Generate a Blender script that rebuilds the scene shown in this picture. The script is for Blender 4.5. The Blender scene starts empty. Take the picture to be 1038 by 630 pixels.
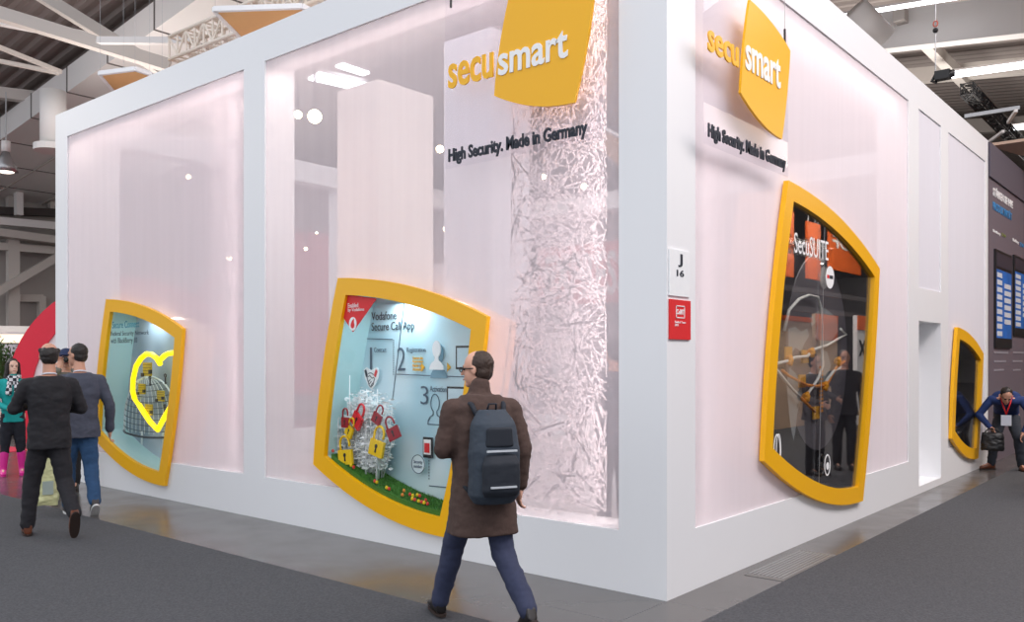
import bpy, bmesh, math, random
from mathutils import Vector, Matrix, noise
from mathutils.geometry import tessellate_polygon

random.seed(7)
COL = bpy.context.scene.collection
PI = math.pi
WORK = bpy.data.scenes.new('workbench')
def baked(tmp):
    WORK.collection.objects.link(tmp); vl = WORK.view_layers[0]; vl.update()
    me = bpy.data.meshes.new_from_object(tmp.evaluated_get(vl.depsgraph))
    bpy.data.objects.remove(tmp)
    return me

# ------------------------------------------------------------------ camera maths
FPX, CXP, HYP = 875.6, 519.0, 364.0
CAM = Vector((2.926, -5.115, 1.6235))
CR = Vector((0.7668, 0.6419, 0)); CF = Vector((-0.6419, 0.7668, 0))
def ray(x, y): return CR * ((x - CXP) / FPX) + CF + Vector((0, 0, (HYP - y) / FPX))
def onY(x, y, Y): d = ray(x, y); return CAM + d * ((Y - CAM.y) / d.y)
def onX(x, y, X): d = ray(x, y); return CAM + d * ((X - CAM.x) / d.x)
def onZ(x, y, Z): d = ray(x, y); return CAM + d * ((Z - CAM.z) / d.z)

# ------------------------------------------------------------------ materials
def lin(c):
    return tuple((v / 255 / 12.92) if v / 255 <= 0.04045 else ((v / 255 + 0.055) / 1.055) ** 2.4 for v in c)
MATS = {}
def mat(name, rgb, rough=0.6, metal=0.0, var=0.06, scale=20.0, bump=0.0, emit=0.0, spec=None, coat=0.0):
    if name in MATS: return MATS[name]
    m = bpy.data.materials.new(name); m.use_nodes = True
    nt = m.node_tree; N = nt.nodes; L = nt.links
    b = N['Principled BSDF']
    c = lin(rgb)
    tc = N.new('ShaderNodeTexCoord'); nz = N.new('ShaderNodeTexNoise')
    nz.inputs['Scale'].default_value = scale; nz.inputs['Detail'].default_value = 4
    L.new(tc.outputs['Object'], nz.inputs['Vector'])
    mx = N.new('ShaderNodeMix'); mx.data_type = 'RGBA'
    mx.inputs[6].default_value = (*[v * (1 - var) for v in c], 1)
    mx.inputs[7].default_value = (*[min(1, v * (1 + var)) for v in c], 1)
    L.new(nz.outputs['Fac'], mx.inputs[0]); L.new(mx.outputs[2], b.inputs['Base Color'])
    b.inputs['Roughness'].default_value = rough; b.inputs['Metallic'].default_value = metal
    if spec is not None: b.inputs['Specular IOR Level'].default_value = spec
    if coat: b.inputs['Coat Weight'].default_value = coat
    if bump:
        bp = N.new('ShaderNodeBump'); bp.inputs['Strength'].default_value = bump; bp.inputs['Distance'].default_value = 0.01
        L.new(nz.outputs['Fac'], bp.inputs['Height']); L.new(bp.outputs[0], b.inputs['Normal'])
    if emit:
        L.new(mx.outputs[2], b.inputs['Emission Color']); b.inputs['Emission Strength'].default_value = emit
    MATS[name] = m
    return m

def scrim_mat(name, rgb, opacity, scale=260):
    m = bpy.data.materials.new(name); m.use_nodes = True
    nt = m.node_tree; N = nt.nodes; L = nt.links
    N.clear()
    out = N.new('ShaderNodeOutputMaterial'); mx = N.new('ShaderNodeMixShader'); tr = N.new('ShaderNodeBsdfTransparent')
    df = N.new('ShaderNodeBsdfDiffuse'); tl = N.new('ShaderNodeBsdfTranslucent'); m2 = N.new('ShaderNodeMixShader')
    df.inputs[0].default_value = (*lin(rgb), 1); tl.inputs[0].default_value = (*lin(rgb), 1)
    m2.inputs[0].default_value = 0.22
    tc = N.new('ShaderNodeTexCoord'); mp = N.new('ShaderNodeMapping'); mp.inputs['Scale'].default_value = (1, 1, 0.06)
    nz = N.new('ShaderNodeTexNoise'); nz.inputs['Scale'].default_value = 9; nz.inputs['Detail'].default_value = 3
    ma = N.new('ShaderNodeMapRange'); ma.inputs[1].default_value = 0.3; ma.inputs[2].default_value = 0.7
    ma.inputs[3].default_value = opacity - 0.012; ma.inputs[4].default_value = opacity + 0.012
    L.new(tc.outputs['Object'], mp.inputs[0]); L.new(mp.outputs[0], nz.inputs[0]); L.new(nz.outputs['Fac'], ma.inputs[0])
    L.new(df.outputs[0], m2.inputs[1]); L.new(tl.outputs[0], m2.inputs[2])
    L.new(ma.outputs[0], mx.inputs[0]); L.new(tr.outputs[0], mx.inputs[1]); L.new(m2.outputs[0], mx.inputs[2])
    L.new(mx.outputs[0], out.inputs[0]); MATS[name] = m
    return m

def glass_mat(name, ior, tint=(1, 1, 1), rough=0.0):
    m = bpy.data.materials.new(name); m.use_nodes = True
    nt = m.node_tree; N = nt.nodes; L = nt.links
    N.clear()
    out = N.new('ShaderNodeOutputMaterial'); mx = N.new('ShaderNodeMixShader'); tr = N.new('ShaderNodeBsdfTransparent')
    gl = N.new('ShaderNodeBsdfGlossy'); gl.inputs['Roughness'].default_value = rough; tr.inputs[0].default_value = (*tint, 1)
    fr = N.new('ShaderNodeFresnel'); ge = N.new('ShaderNodeNewGeometry'); mr = N.new('ShaderNodeMapRange')
    mr.inputs[3].default_value = ior; mr.inputs[4].default_value = 1 / ior     # same index on leaving the sheet
    L.new(ge.outputs['Backfacing'], mr.inputs[0]); L.new(mr.outputs[0], fr.inputs['IOR'])
    L.new(fr.outputs[0], mx.inputs[0]); L.new(tr.outputs[0], mx.inputs[1]); L.new(gl.outputs[0], mx.inputs[2])
    L.new(mx.outputs[0], out.inputs[0]); MATS[name] = m
    return m

def emit_mat(name, rgb, s):
    if name in MATS: return MATS[name]
    m = bpy.data.materials.new(name); m.use_nodes = True
    N = m.node_tree.nodes; N.clear()
    e = N.new('ShaderNodeEmission'); o = N.new('ShaderNodeOutputMaterial')
    e.inputs[0].default_value = (*lin(rgb), 1); e.inputs[1].default_value = s
    m.node_tree.links.new(e.outputs[0], o.inputs[0]); MATS[name] = m
    return m

WHITE = mat('white_lacquer', (243, 244, 246), 0.45, var=0.01, scale=3)
INNER = mat('white_matte', (240, 232, 234), 0.8, var=0.01, scale=3)
PEACH = mat('peach_warm_light', (246, 206, 186), 0.7, var=0.03, scale=2)  # warm light on the case sides put into this colour
YEL = mat('yellow_lacquer', (255, 188, 0), 0.35, var=0.02, scale=3)
YELT = mat('yellow_print', (245, 180, 0), 0.5, var=0.01)
WTXT = mat('white_print', (250, 250, 250), 0.5, var=0.01)
INK = mat('dark_ink', (30, 38, 52), 0.6, var=0.02)
GREYINK = mat('slate_ink', (70, 90, 108), 0.6, var=0.02)
RED = mat('red_print', (225, 40, 45), 0.5, var=0.02)
TEALP = mat('teal_ink', (30, 130, 150), 0.5)
METAL = mat('brushed_steel', (170, 170, 172), 0.35, 0.8)
BLACK = mat('black_plastic', (22, 22, 24), 0.4)

# ------------------------------------------------------------------ mesh helpers
class MB:
    def __init__(s): s.v = []; s.f = []; s.mi = []; s.cur = 0
    def add(s, vs, fs):
        n = len(s.v); s.v += [Vector(p) for p in vs]
        for f in fs: s.f.append(tuple(n + i for i in f)); s.mi.append(s.cur)
        return s
    def box(s, x0, x1, y0, y1, z0, z1):
        if x0 > x1: x0, x1 = x1, x0
        if y0 > y1: y0, y1 = y1, y0
        if z0 > z1: z0, z1 = z1, z0
        return s.add([(x0, y0, z0), (x1, y0, z0), (x1, y1, z0), (x0, y1, z0), (x0, y0, z1), (x1, y0, z1), (x1, y1, z1), (x0, y1, z1)],
                     [(0, 3, 2, 1), (4, 5, 6, 7), (0, 1, 5, 4), (1, 2, 6, 5), (2, 3, 7, 6), (3, 0, 4, 7)])
    def bar(s, a, b, w, h=None, up=(0, 0, 1)):
        h = h or w; a = Vector(a); b = Vector(b); d = (b - a).normalized(); up = Vector(up)
        if abs(d.dot(up)) > 0.98: up = Vector((1, 0, 0)) if abs(d.x) < .9 else Vector((0, 1, 0))
        r = d.cross(up).normalized(); u = r.cross(d)
        vs = [p + r * (sx * w / 2) + u * (sy * h / 2) for p in (a, b) for sx, sy in ((-1, -1), (1, -1), (1, 1), (-1, 1))]
        return s.add(vs, [(0, 3, 2, 1), (4, 5, 6, 7), (0, 1, 5, 4), (1, 2, 6, 5), (2, 3, 7, 6), (3, 0, 4, 7)])
    def tube(s, pts, r, seg=8, closed=False):
        pts = [Vector(p) for p in pts]; n = len(pts)
        rs = r if isinstance(r, (list, tuple)) else [r] * n
        base = len(s.v); prev = None
        for i, p in enumerate(pts):
            if closed: d = pts[(i + 1) % n] - pts[i - 1]
            else: d = pts[min(i + 1, n - 1)] - pts[max(i - 1, 0)]
            d.normalize()
            ref = prev if prev is not None else (Vector((0, 0, 1)) if abs(d.z) < .9 else Vector((1, 0, 0)))
            a = (ref - d * ref.dot(d)).normalized(); prev = a; b = d.cross(a)
            for k in range(seg):
                t = 2 * PI * k / seg
                s.v.append(p + (a * math.cos(t) + b * math.sin(t)) * rs[i])
        m = n if closed else n - 1
        for i in range(m):
            j = (i + 1) % n
            for k in range(seg):
                s.f.append((base + i * seg + k, base + i * seg + (k + 1) % seg, base + j * seg + (k + 1) % seg, base + j * seg + k)); s.mi.append(s.cur)
        if not closed:
            s.f.append(tuple(base + k for k in reversed(range(seg)))); s.mi.append(s.cur)
            s.f.append(tuple(base + (n - 1) * seg + k for k in range(seg))); s.mi.append(s.cur)
        return s
    def prism(s, poly, to3, d):       # poly: 2D points (counter-clockwise), to3(u,v,w) -> 3D, from w=0 to w=d
        n = len(poly)
        tris = tessellate_polygon([[Vector((p[0], p[1], 0)) for p in poly]])
        vs = [to3(p[0], p[1], 0) for p in poly] + [to3(p[0], p[1], d) for p in poly]
        fs = [tuple(t) for t in tris] + [tuple(n + i for i in reversed(t)) for t in tris]
        fs += [(i, (i + 1) % n, n + (i + 1) % n, n + i) for i in range(n)]
        return s.add(vs, fs)
    def ringprism(s, outer, inner, to3, d):
        n = len(outer)
        vs = [to3(p[0], p[1], 0) for p in outer] + [to3(p[0], p[1], 0) for p in inner] + [to3(p[0], p[1], d) for p in outer] + [to3(p[0], p[1], d) for p in inner]
        fs = []
        for i in range(n):
            j = (i + 1) % n
            fs += [(i, j, n + j, n + i), (2 * n + i, 3 * n + i, 3 * n + j, 2 * n + j), (i, 2 * n + i, 2 * n + j, j), (n + i, n + j, 3 * n + j, 3 * n + i)]
        return s.add(vs, fs)
    def wallstrip(s, poly, to3, d, t=0.012, closed=True):   # extruded outline, thin shell
        inn = inset(poly, t)
        return s.ringprism(poly, inn, to3, d)
    def sphere(s, c, r, seg=12, rings=8, rot=None):
        rx, ry, rz = r if isinstance(r, (list, tuple)) else (r, r, r)
        c = Vector(c); vs = []; base = len(s.v)
        def P(a, b):
            v = Vector((rx * math.sin(a) * math.cos(b), ry * math.sin(a) * math.sin(b), rz * math.cos(a)))
            if rot is not None: v = rot @ v
            return c + v
        vs.append(P(0, 0))
        for i in range(1, rings):
            for k in range(seg): vs.append(P(PI * i / rings, 2 * PI * k / seg))
        vs.append(P(PI, 0)); last = len(vs) - 1
        fs = [(0, 1 + k, 1 + (k + 1) % seg) for k in range(seg)]
        for i in range(rings - 2):
            a = 1 + i * seg; b = a + seg
            fs += [(a + k, b + k, b + (k + 1) % seg, a + (k + 1) % seg) for k in range(seg)]
        a = 1 + (rings - 2) * seg
        fs += [(a + k, last, a + (k + 1) % seg) for k in range(seg)]
        return s.add(vs, fs)
    def loft(s, secs, seg=20):        # secs: (centre, right_vec, fwd_vec) with lengths = radii
        base = len(s.v)
        for c, a, b in secs:
            c = Vector(c); a = Vector(a); b = Vector(b)
            for k in range(seg):
                t = 2 * PI * k / seg
                ct, st = math.cos(t), math.sin(t)
                e = 0.8
                s.v.append(c + a * (math.copysign(abs(ct) ** e, ct)) + b * (math.copysign(abs(st) ** e, st)))
        n = len(secs)
        for i in range(n - 1):
            for k in range(seg):
                s.f.append((base + i * seg + k, base + i * seg + (k + 1) % seg, base + (i + 1) * seg + (k + 1) % seg, base + (i + 1) * seg + k)); s.mi.append(s.cur)
        s.f.append(tuple(base + k for k in reversed(range(seg)))); s.mi.append(s.cur)
        s.f.append(tuple(base + (n - 1) * seg + k for k in range(seg))); s.mi.append(s.cur)
        return s
    def cap(s, a, b, ra, rb, seg=12):   # capsule with taper
        a = Vector(a); b = Vector(b)
        s.sphere(a, ra, seg, 8); s.sphere(b, rb, seg, 8)
        if (b - a).length > 1e-4: s.tube([a, b], [ra, rb], seg)
        return s
    def mesh(s, name, mats, smooth=False):
        me = bpy.data.meshes.new(name)
        me.from_pydata([tuple(v) for v in s.v], [], s.f)
        for m in (mats if isinstance(mats, (list, tuple)) else [mats]): me.materials.append(m)
        bm = bmesh.new(); bm.from_mesh(me)
        for i, f in enumerate(bm.faces):
            f.material_index = s.mi[i] if i < len(s.mi) else 0
            f.smooth = smooth
        bmesh.ops.recalc_face_normals(bm, faces=bm.faces)
        bm.to_mesh(me); bm.free()
        return me
    def build(s, name, mats, parent=None, smooth=False, **tags):
        o = bpy.data.objects.new(name, s.mesh(name, mats, smooth)); COL.objects.link(o)
        if parent is not None: o.parent = parent
        for k, v in tags.items(): o[k] = v
        return o
    def blob(s, name, m, parent=None, voxel=0.01, it=4, wrinkle=0.0, wscale=7.0, **tags):
        """one continuous skin over all the primitives"""
        tmp = bpy.data.objects.new('tmp', s.mesh('tmp', m))
        r = tmp.modifiers.new('r', 'REMESH'); r.mode = 'VOXEL'; r.voxel_size = voxel; r.adaptivity = 0
        sm = tmp.modifiers.new('s', 'SMOOTH'); sm.factor = 0.5; sm.iterations = it
        me = baked(tmp); me.name = name
        if not me.materials: me.materials.append(m)
        if wrinkle:
            nv = len(me.vertices); co = [0.0] * (3 * nv); no = [0.0] * (3 * nv)
            me.vertices.foreach_get('co', co); me.vertex_normals.foreach_get('vector', no)
            for i in range(0, 3 * nv, 3):
                p = Vector((co[i] * wscale, co[i + 1] * wscale, co[i + 2] * wscale * 1.6))
                a = wrinkle * (noise.noise(p) + 0.5 * noise.noise(p * 2.7))
                co[i] += no[i] * a; co[i + 1] += no[i + 1] * a; co[i + 2] += no[i + 2] * a
            me.vertices.foreach_set('co', co); me.update()
        for p in me.polygons: p.use_smooth = True
        o = bpy.data.objects.new(name, me); COL.objects.link(o)
        if parent is not None: o.parent = parent
        for k, v in tags.items(): o[k] = v
        return o

def thing(name, label, cat, loc=(0, 0, 0), rz=0.0, group=None):
    o = bpy.data.objects.new(name, None); COL.objects.link(o); o.location = loc; o.rotation_euler = (0, 0, rz)
    o.empty_display_size = 0.2
    o['label'] = label; o['category'] = cat
    if group: o['group'] = group
    return o
def tag(o, label, cat, group=None, kind=None):
    o['label'] = label; o['category'] = cat
    if group: o['group'] = group
    if kind: o['kind'] = kind
    return o
def struct(o, label=None):
    o['kind'] = 'structure'
    if label: o['label'] = label
    return o
def recenter(o):
    """move the origin of a world-space mesh to its base"""
    me = o.data; xs = [v.co for v in me.vertices]
    c = Vector(((min(v.x for v in xs) + max(v.x for v in xs)) / 2, (min(v.y for v in xs) + max(v.y for v in xs)) / 2, min(v.z for v in xs)))
    me.transform(Matrix.Translation(-c)); o.location = c
    return o

def inset(poly, d):
    n = len(poly); out = []
    for i in range(n):
        p0 = Vector(poly[i - 1][:2]); p1 = Vector(poly[i][:2]); p2 = Vector(poly[(i + 1) % n][:2])
        a = (p1 - p0).normalized(); b = (p2 - p1).normalized()
        na = Vector((-a.y, a.x)); nb = Vector((-b.y, b.x))
        m = (na + nb).normalized(); k = d / max(0.3, m.dot(na))
        out.append((p1.x + m.x * k, p1.y + m.y * k))
    return out

def text(name, body, m, parent, p0, p1, z0, z1, axis='Y', depth_pos=0.0, thick=0.004, bold=0.0, side=1, shear=0.0, **tags):
    """text fitted into p0..p1 across and z0..z1 up. axis 'Y': plane y=depth_pos facing -Y; 'X': plane x=depth_pos facing +X"""
    c = bpy.data.curves.new(name, 'FONT'); c.body = body; c.size = 1; c.extrude = 0.5; c.offset = bold; c.resolution_u = 3; c.shear = shear
    c.space_line = 0.95
    tmp = bpy.data.objects.new('tmp', c)
    me = baked(tmp); me.name = name; bpy.data.curves.remove(c)
    xs = [v.co.x for v in me.vertices]; ys = [v.co.y for v in me.vertices]
    x0, x1, y0, y1 = min(xs), max(xs), min(ys), max(ys)
    for v in me.vertices:
        u = p0 + (v.co.x - x0) / (x1 - x0) * (p1 - p0); w = z0 + (v.co.y - y0) / (y1 - y0) * (z1 - z0)
        e = v.co.z * thick
        v.co = (u, depth_pos - e - thick / 2 , w) if axis == 'Y' else (depth_pos + e + thick / 2, u, w)
    me.materials.clear(); me.materials.append(m)
    o = bpy.data.objects.new(name, me); COL.objects.link(o)
    if parent is not None: o.parent = parent
    for k, v in tags.items(): o[k] = v
    return o

def local(parent, *objs):
    """world-space meshes under a placed empty: keep their place"""
    mi = Matrix.Translation(parent.location) @ Matrix.Rotation(parent.rotation_euler.z, 4, 'Z')
    mi.invert()
    for o in objs:
        o.data.transform(mi)

# ------------------------------------------------------------------ hall floor, carpets
def floor_material():
    m = mat('hall_floor', (92, 89, 88), 0.22, var=0.05, scale=1.2)
    N = m.node_tree.nodes; L = m.node_tree.links; b = N['Principled BSDF']
    br = N.new('ShaderNodeTexBrick'); br.inputs['Scale'].default_value = 1.0
    br.inputs['Brick Width'].default_value = 1.2; br.inputs['Row Height'].default_value = 0.6; br.inputs['Mortar Size'].default_value = 0.004
    br.offset = 0.0
    tc = N.new('ShaderNodeTexCoord'); L.new(tc.outputs['Object'], br.inputs['Vector'])
    br.inputs['Color1'].default_value = (1, 1, 1, 1); br.inputs['Color2'].default_value = (0.9, 0.9, 0.9, 1); br.inputs['Mortar'].default_value = (0.45, 0.45, 0.45, 1)
    mx = N.new('ShaderNodeMix'); mx.data_type = 'RGBA'; mx.blend_type = 'MULTIPLY'; mx.inputs[0].default_value = 1
    src = b.inputs['Base Color'].links[0].from_socket
    L.new(src, mx.inputs[6]); L.new(br.outputs['Color'], mx.inputs[7]); L.new(mx.outputs[2], b.inputs['Base Color'])
    nz = N.new('ShaderNodeTexNoise'); nz.inputs['Scale'].default_value = 2.5; nz.inputs['Detail'].default_value = 6
    mr = N.new('ShaderNodeMapRange'); mr.inputs[3].default_value = 0.10; mr.inputs[4].default_value = 0.34
    L.new(tc.outputs['Object'], nz.inputs[0]); L.new(nz.outputs['Fac'], mr.inputs[0]); L.new(mr.outputs[0], b.inputs['Roughness'])
    return m
fl = MB().box(-70, 45, -25, 70, -0.2, 0).build('floor', floor_material()); struct(fl, 'glossy grey hall floor')
CARP = mat('charcoal_carpet', (72, 73, 77), 0.95, var=0.75, scale=70, bump=0.6)
c1 = MB().box(-8.9, 0.4, -12, -1.1, 0.0, 0.006).box(0.4, 9, -12, 30, 0.0, 0.006).build('floor_carpet', CARP); struct(c1, 'charcoal aisle carpet')
REDC = mat('red_carpet', (206, 50, 78), 0.9, var=0.1, scale=60)
c2 = MB().box(-22, -13.5, -2.2, 1.2, 0.0, 0.01).build('floor_red_carpet', REDC); struct(c2, 'red carpet of the stand with the red ring')
# cable duct cover in the floor beside the right wall
GR = mat('duct_cover', (120, 118, 116), 0.5, var=.05)
g = thing('floor_duct_cover', 'ribbed grey duct cover let into the hall floor below the tall vitrine', 'floor cover', (0.24, 1.55, 0))
cm = MB().box(-.15, .15, -.55, .55, 0, .004).build('plate', GR, g)
sl = MB()
for i in range(9): sl.box(-.14 + i * .032, -.122 + i * .032, -.5, .5, .004, .008)
sl.build('rib', METAL, g)

# ------------------------------------------------------------------ booth
def bez(p0, c, p1, n):
    return [((1 - t) ** 2 * p0[0] + 2 * t * (1 - t) * c[0] + t * t * p1[0], (1 - t) ** 2 * p0[1] + 2 * t * (1 - t) * c[1] + t * t * p1[1]) for t in [i / n for i in range(n)]]
TL, TR, BR_, BL = (0, 0), (1.82, -.41), (1.417, -2.19), (-.364, -1.73)
SHAPE = bez(TL, (-.288, -.875), BL, 8) + bez(BL, (.533, -2.2), BR_, 12) + bez(BR_, (1.71, -1.3), TR, 8) + bez(TR, (.99, -.045), TL, 12)   # counter-clockwise
def shape(u, v, s): return [(u + x * s, v + y * s) for x, y in SHAPE]
VIT = {1: ('Y', -8.005, 2.383, 1.015), 2: ('Y', -3.412, 2.373, 1.008), 3: ('X', 1.955, 3.13, 1.34), 4: ('X', 7.745, 2.060, 0.86)}
def midline(k): a, u, v, s = VIT[k]; return inset(shape(u, v, s), .06)

def notch(poly, z, lo=True):
    """chain of the shape's outline below z, from right crossing to left crossing (lo) or above z, from left to right"""
    n = len(poly); inside = [p[1] < z for p in poly] if lo else [p[1] > z for p in poly]
    st = [i for i in range(n) if inside[i] and not inside[i - 1]][0]
    chain = []; i = st
    a, b = poly[st - 1], poly[st]; t = (z - a[1]) / (b[1] - a[1]); chain.append((a[0] + t * (b[0] - a[0]), z))
    while inside[i % n]: chain.append(poly[i % n]); i += 1
    a, b = poly[(i - 1) % n], poly[i % n]; t = (z - a[1]) / (b[1] - a[1]); chain.append((a[0] + t * (b[0] - a[0]), z))
    return chain          # counter-clockwise order of the shape

ZB, ZT, H = 0.43, 4.65, 5.0
WT = 0.36
def F(axis):      # wall plane frames: w runs into the booth
    return (lambda u, v, w: Vector((u, w, v))) if axis == 'Y' else (lambda u, v, w: Vector((-w, u, v)))
def base_poly(u0, u1, ks):
    top = []
    for k in sorted(ks, key=lambda k: -VIT[k][1]):
        ch = notch(midline(k), ZB, True)              # runs left crossing -> bottom -> right crossing
        top += list(reversed(ch))
    return [(u0, 0), (u1, 0), (u1, ZB)] + top + [(u0, ZB)]
def scrim_poly(u0, u1, k, z0=ZB, z1=ZT):
    p = []
    if k:
        ch = notch(midline(k), z0, False)             # right crossing -> top -> left crossing
        p = list(reversed(ch))
    return [(u0, z0)] + p + [(u1, z0), (u1, z1), (u0, z1)]

fY = F('Y'); fX = F('X')
w = MB()
w.prism(base_poly(-9.6, 0, [1, 2]), fY, WT)
w.box(-9.6, 0, 0, WT, ZT, H)
for a, b in ((-9.6, -9.233), (-5.008, -4.63), (-0.381, 0)): w.box(a, b, 0, WT, ZB, ZT)
struct(w.build('wall_front', WHITE), 'white front wall frame of the trade fair booth')
w = MB()
XR = -WT
w.prism(base_poly(WT, 6.03, [3]), fX, WT)
w.prism(base_poly(7.05, 9.83, [4]), fX, WT)
w.box(XR, 0, WT, 9.83, ZT, H)
w.box(XR, 0, WT, 0.4, ZB, ZT); w.box(XR, 0, 5.6, 6.03, ZB, ZT); w.box(XR, 0, 7.05, 7.43, ZB, ZT); w.box(XR, 0, 9.66, 9.83, ZB, ZT)
w.box(XR, 0, 6.03, 7.05, 2.09, 2.49)
w.box(XR, 0, 6.03, 7.05, 0, .09)
struct(w.build('wall_right', WHITE), 'white right wall frame of the trade fair booth')
d = MB().box(XR - .05, XR, 6.0, 7.08, 0.09, 2.12).build('door_1', WHITE); struct(d, 'white flush door at the back of the niche')
w = MB()
w.box(-9.6, -9.25, WT, 9.47, 0, ZB); w.box(-9.6, -9.25, WT, 9.47, ZT, H)
for a in (WT, 4.7, 9.1): w.box(-9.6, -9.25, a, a + .37, ZB, ZT)
struct(w.build('wall_left', WHITE), 'white left wall frame of the booth')
w = MB()
w.box(-9.6, XR, 9.47, 9.83, 0, ZB); w.box(-9.6, XR, 9.47, 9.83, ZT, H)
for a in (-9.6, -5.0, -.73): w.box(a, a + .37, 9.47, 9.83, ZB, ZT)
struct(w.build('wall_back', WHITE), 'white back wall frame of the booth')
MB().box(-9.24, -.37, .37, 9.46, 0, .05).build('floor_booth', mat('booth_floor', (225, 218, 218), 0.4, var=.02), kind='structure')

S1 = scrim_mat('gauze_dense', (246, 238, 242), 0.60)
S2 = scrim_mat('gauze_light', (244, 236, 241), 0.37)
S3 = scrim_mat('gauze_white', (250, 243, 247), 0.70)
S4 = scrim_mat('gauze_blue', (246, 245, 251), 0.90)
S5 = scrim_mat('gauze_far', (242, 230, 236), 0.22)
def scrim(poly, axis, m, label, group=None, w0=0.015, thick=0.004):
    f = F(axis); o = MB().prism(poly, lambda u, v, w: f(u, v, w0 + w), thick).build('gauze_panel', m)
    recenter(o); tag(o, label, 'fabric panel', group); return o
scrim(scrim_poly(-9.233, -5.008, 1), 'Y', S1, 'dense white gauze panel filling the front wall opening beside its far left edge')
scrim(scrim_poly(-4.63, -.381, 2), 'Y', S2, 'sheer gauze panel in the front wall opening with the large hanging logo sign')
scrim(scrim_poly(.4, 5.6, 3), 'X', S3, 'tall pinkish white gauze panel around the dark map vitrine')
scrim([(6.03, 2.49), (7.05, 2.49), (7.05, ZT), (6.03, ZT)], 'X', S4, 'narrow bluish gauze panel above the door niche')
scrim(scrim_poly(7.43, 9.66, 4), 'X', S4, 'bluish gauze panel around the smallest yellow framed vitrine')
for a, b in ((.73, 4.7), (5.07, 9.1)):
    o = MB().box(-9.59, -9.585, a, b, ZB, ZT).build('gauze_panel', S5); recenter(o)
    tag(o, 'sheer gauze panel in the left booth wall seen through the front gauze' + (', nearer half' if a < 2 else ', farther half'), 'fabric panel')
for a, b in ((-9.23, -5.0), (-4.63, -.73)):
    o = MB().box(a, b, 9.81, 9.815, ZB, ZT).build('gauze_panel', S5); recenter(o)
    tag(o, 'sheer gauze panel in the back booth wall ' + ('behind the lace curtain' if a > -5 else 'behind the white column'), 'fabric panel')

# ---- lace curtains inside
LACE = mat('lace_paper', (250, 240, 243), 0.8, var=.01)
def lace(u0, u1, z0, z1, to3, label, n):
    b = MB(); rnd = random.Random(int(u0 * 100) + 5)
    T = 0.004
    def strip(p, q, wd):
        d = (q - p); L = d.length
        if L < .02: return
        nn = Vector((-d.y, d.x, 0)) / L * wd / 2
        pts = [p - nn, q - nn * .4, q + nn * .4, p + nn]
        b.prism([(v.x, v.y) for v in pts], to3, T)
    for i in range(n):
        p = Vector((rnd.uniform(u0, u1), rnd.uniform(z0, z1), 0)); a = rnd.uniform(0, 2 * PI); L = rnd.uniform(.18, .55)
        q = p + Vector((math.cos(a), math.sin(a), 0)) * L
        q.x = min(max(q.x, u0), u1); q.y = min(max(q.y, z0), z1)
        strip(p, q, rnd.uniform(.011, .022))
        if rnd.random() < .8:
            m_ = p.lerp(q, rnd.uniform(.3, .7)); a2 = a + rnd.choice((-1, 1)) * rnd.uniform(.5, 1.0)
            r = m_ + Vector((math.cos(a2), math.sin(a2), 0)) * L * .5
            r.x = min(max(r.x, u0), u1); r.y = min(max(r.y, z0), z1); strip(m_, r, rnd.uniform(.009, .016))
    o = b.build('lace_curtain', LACE); recenter(o); tag(o, label, 'curtain'); return o
lace(-1.70, -.75, .46, 4.60, lambda u, v, w: Vector((u, .395 + w, v)), 'white cut-out lace curtain of tangled twigs beside the booth corner post', 640)
lace(-6.30, -5.3, .46, 4.60, lambda u, v, w: Vector((u, .395 + w, v)), 'white cut-out lace curtain beside the middle post of the front wall', 520)
lace(.45, 1.75, .46, 3.3, lambda u, v, w: Vector((-.42 - w, u, v)), 'faint lace curtain behind the pinkish right wall gauze', 700)

# ---- white column standing inside
c = MB().box(-5.76, -4.98, 1.83, 2.75, .05, 5.0).build('display_column', mat('column_paint', (246, 236, 230), .7, var=.01)); recenter(c)
tag(c, 'tall plain white square column standing inside the booth', 'column')
c = MB().box(-6.6, -5.6, 4.6, 5.5, .05, 6.6).build('display_column', mat('column_paint2', (238, 236, 244), .7, var=.01)); recenter(c)
tag(c, 'taller bluish white square column behind the plain white one', 'column')

# ------------------------------------------------------------------ vitrines
def vitrine(k, label, backmat, intmat, glass, deep, back, fb=.155):
    ax, u, v, s = VIT[k]; f = F(ax)
    out = shape(u, v, s)
    base = f(u + .7 * s, min(p[1] for p in out), 0)
    t = thing('display_vitrine', label, 'display case', base)
    inn = inset(out, fb)
    parts = []
    parts.append(MB().ringprism(out, inn, lambda a, b, w: f(a, b, w - .045), .045).build('frame', YEL, t))
    shell = inset(out, .055)
    parts.append(MB().ringprism(shell, inset(shell, .02), lambda a, b, w: f(a, b, w), deep).build('case_side', PEACH, t))
    lin_ = inset(out, .145)
    parts.append(MB().ringprism(lin_, inset(lin_, .012), lambda a, b, w: f(a, b, w), back).build('lining', intmat, t))
    parts.append(MB().prism(shell, lambda a, b, w: f(a, b, back + w), .02).build('back_panel', backmat, t))
    parts.append(MB().prism(inset(out, .1), lambda a, b, w: f(a, b, -.012 + w), .006).build('glass_pane', glass, t))
    return t, parts, f, inn

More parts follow.
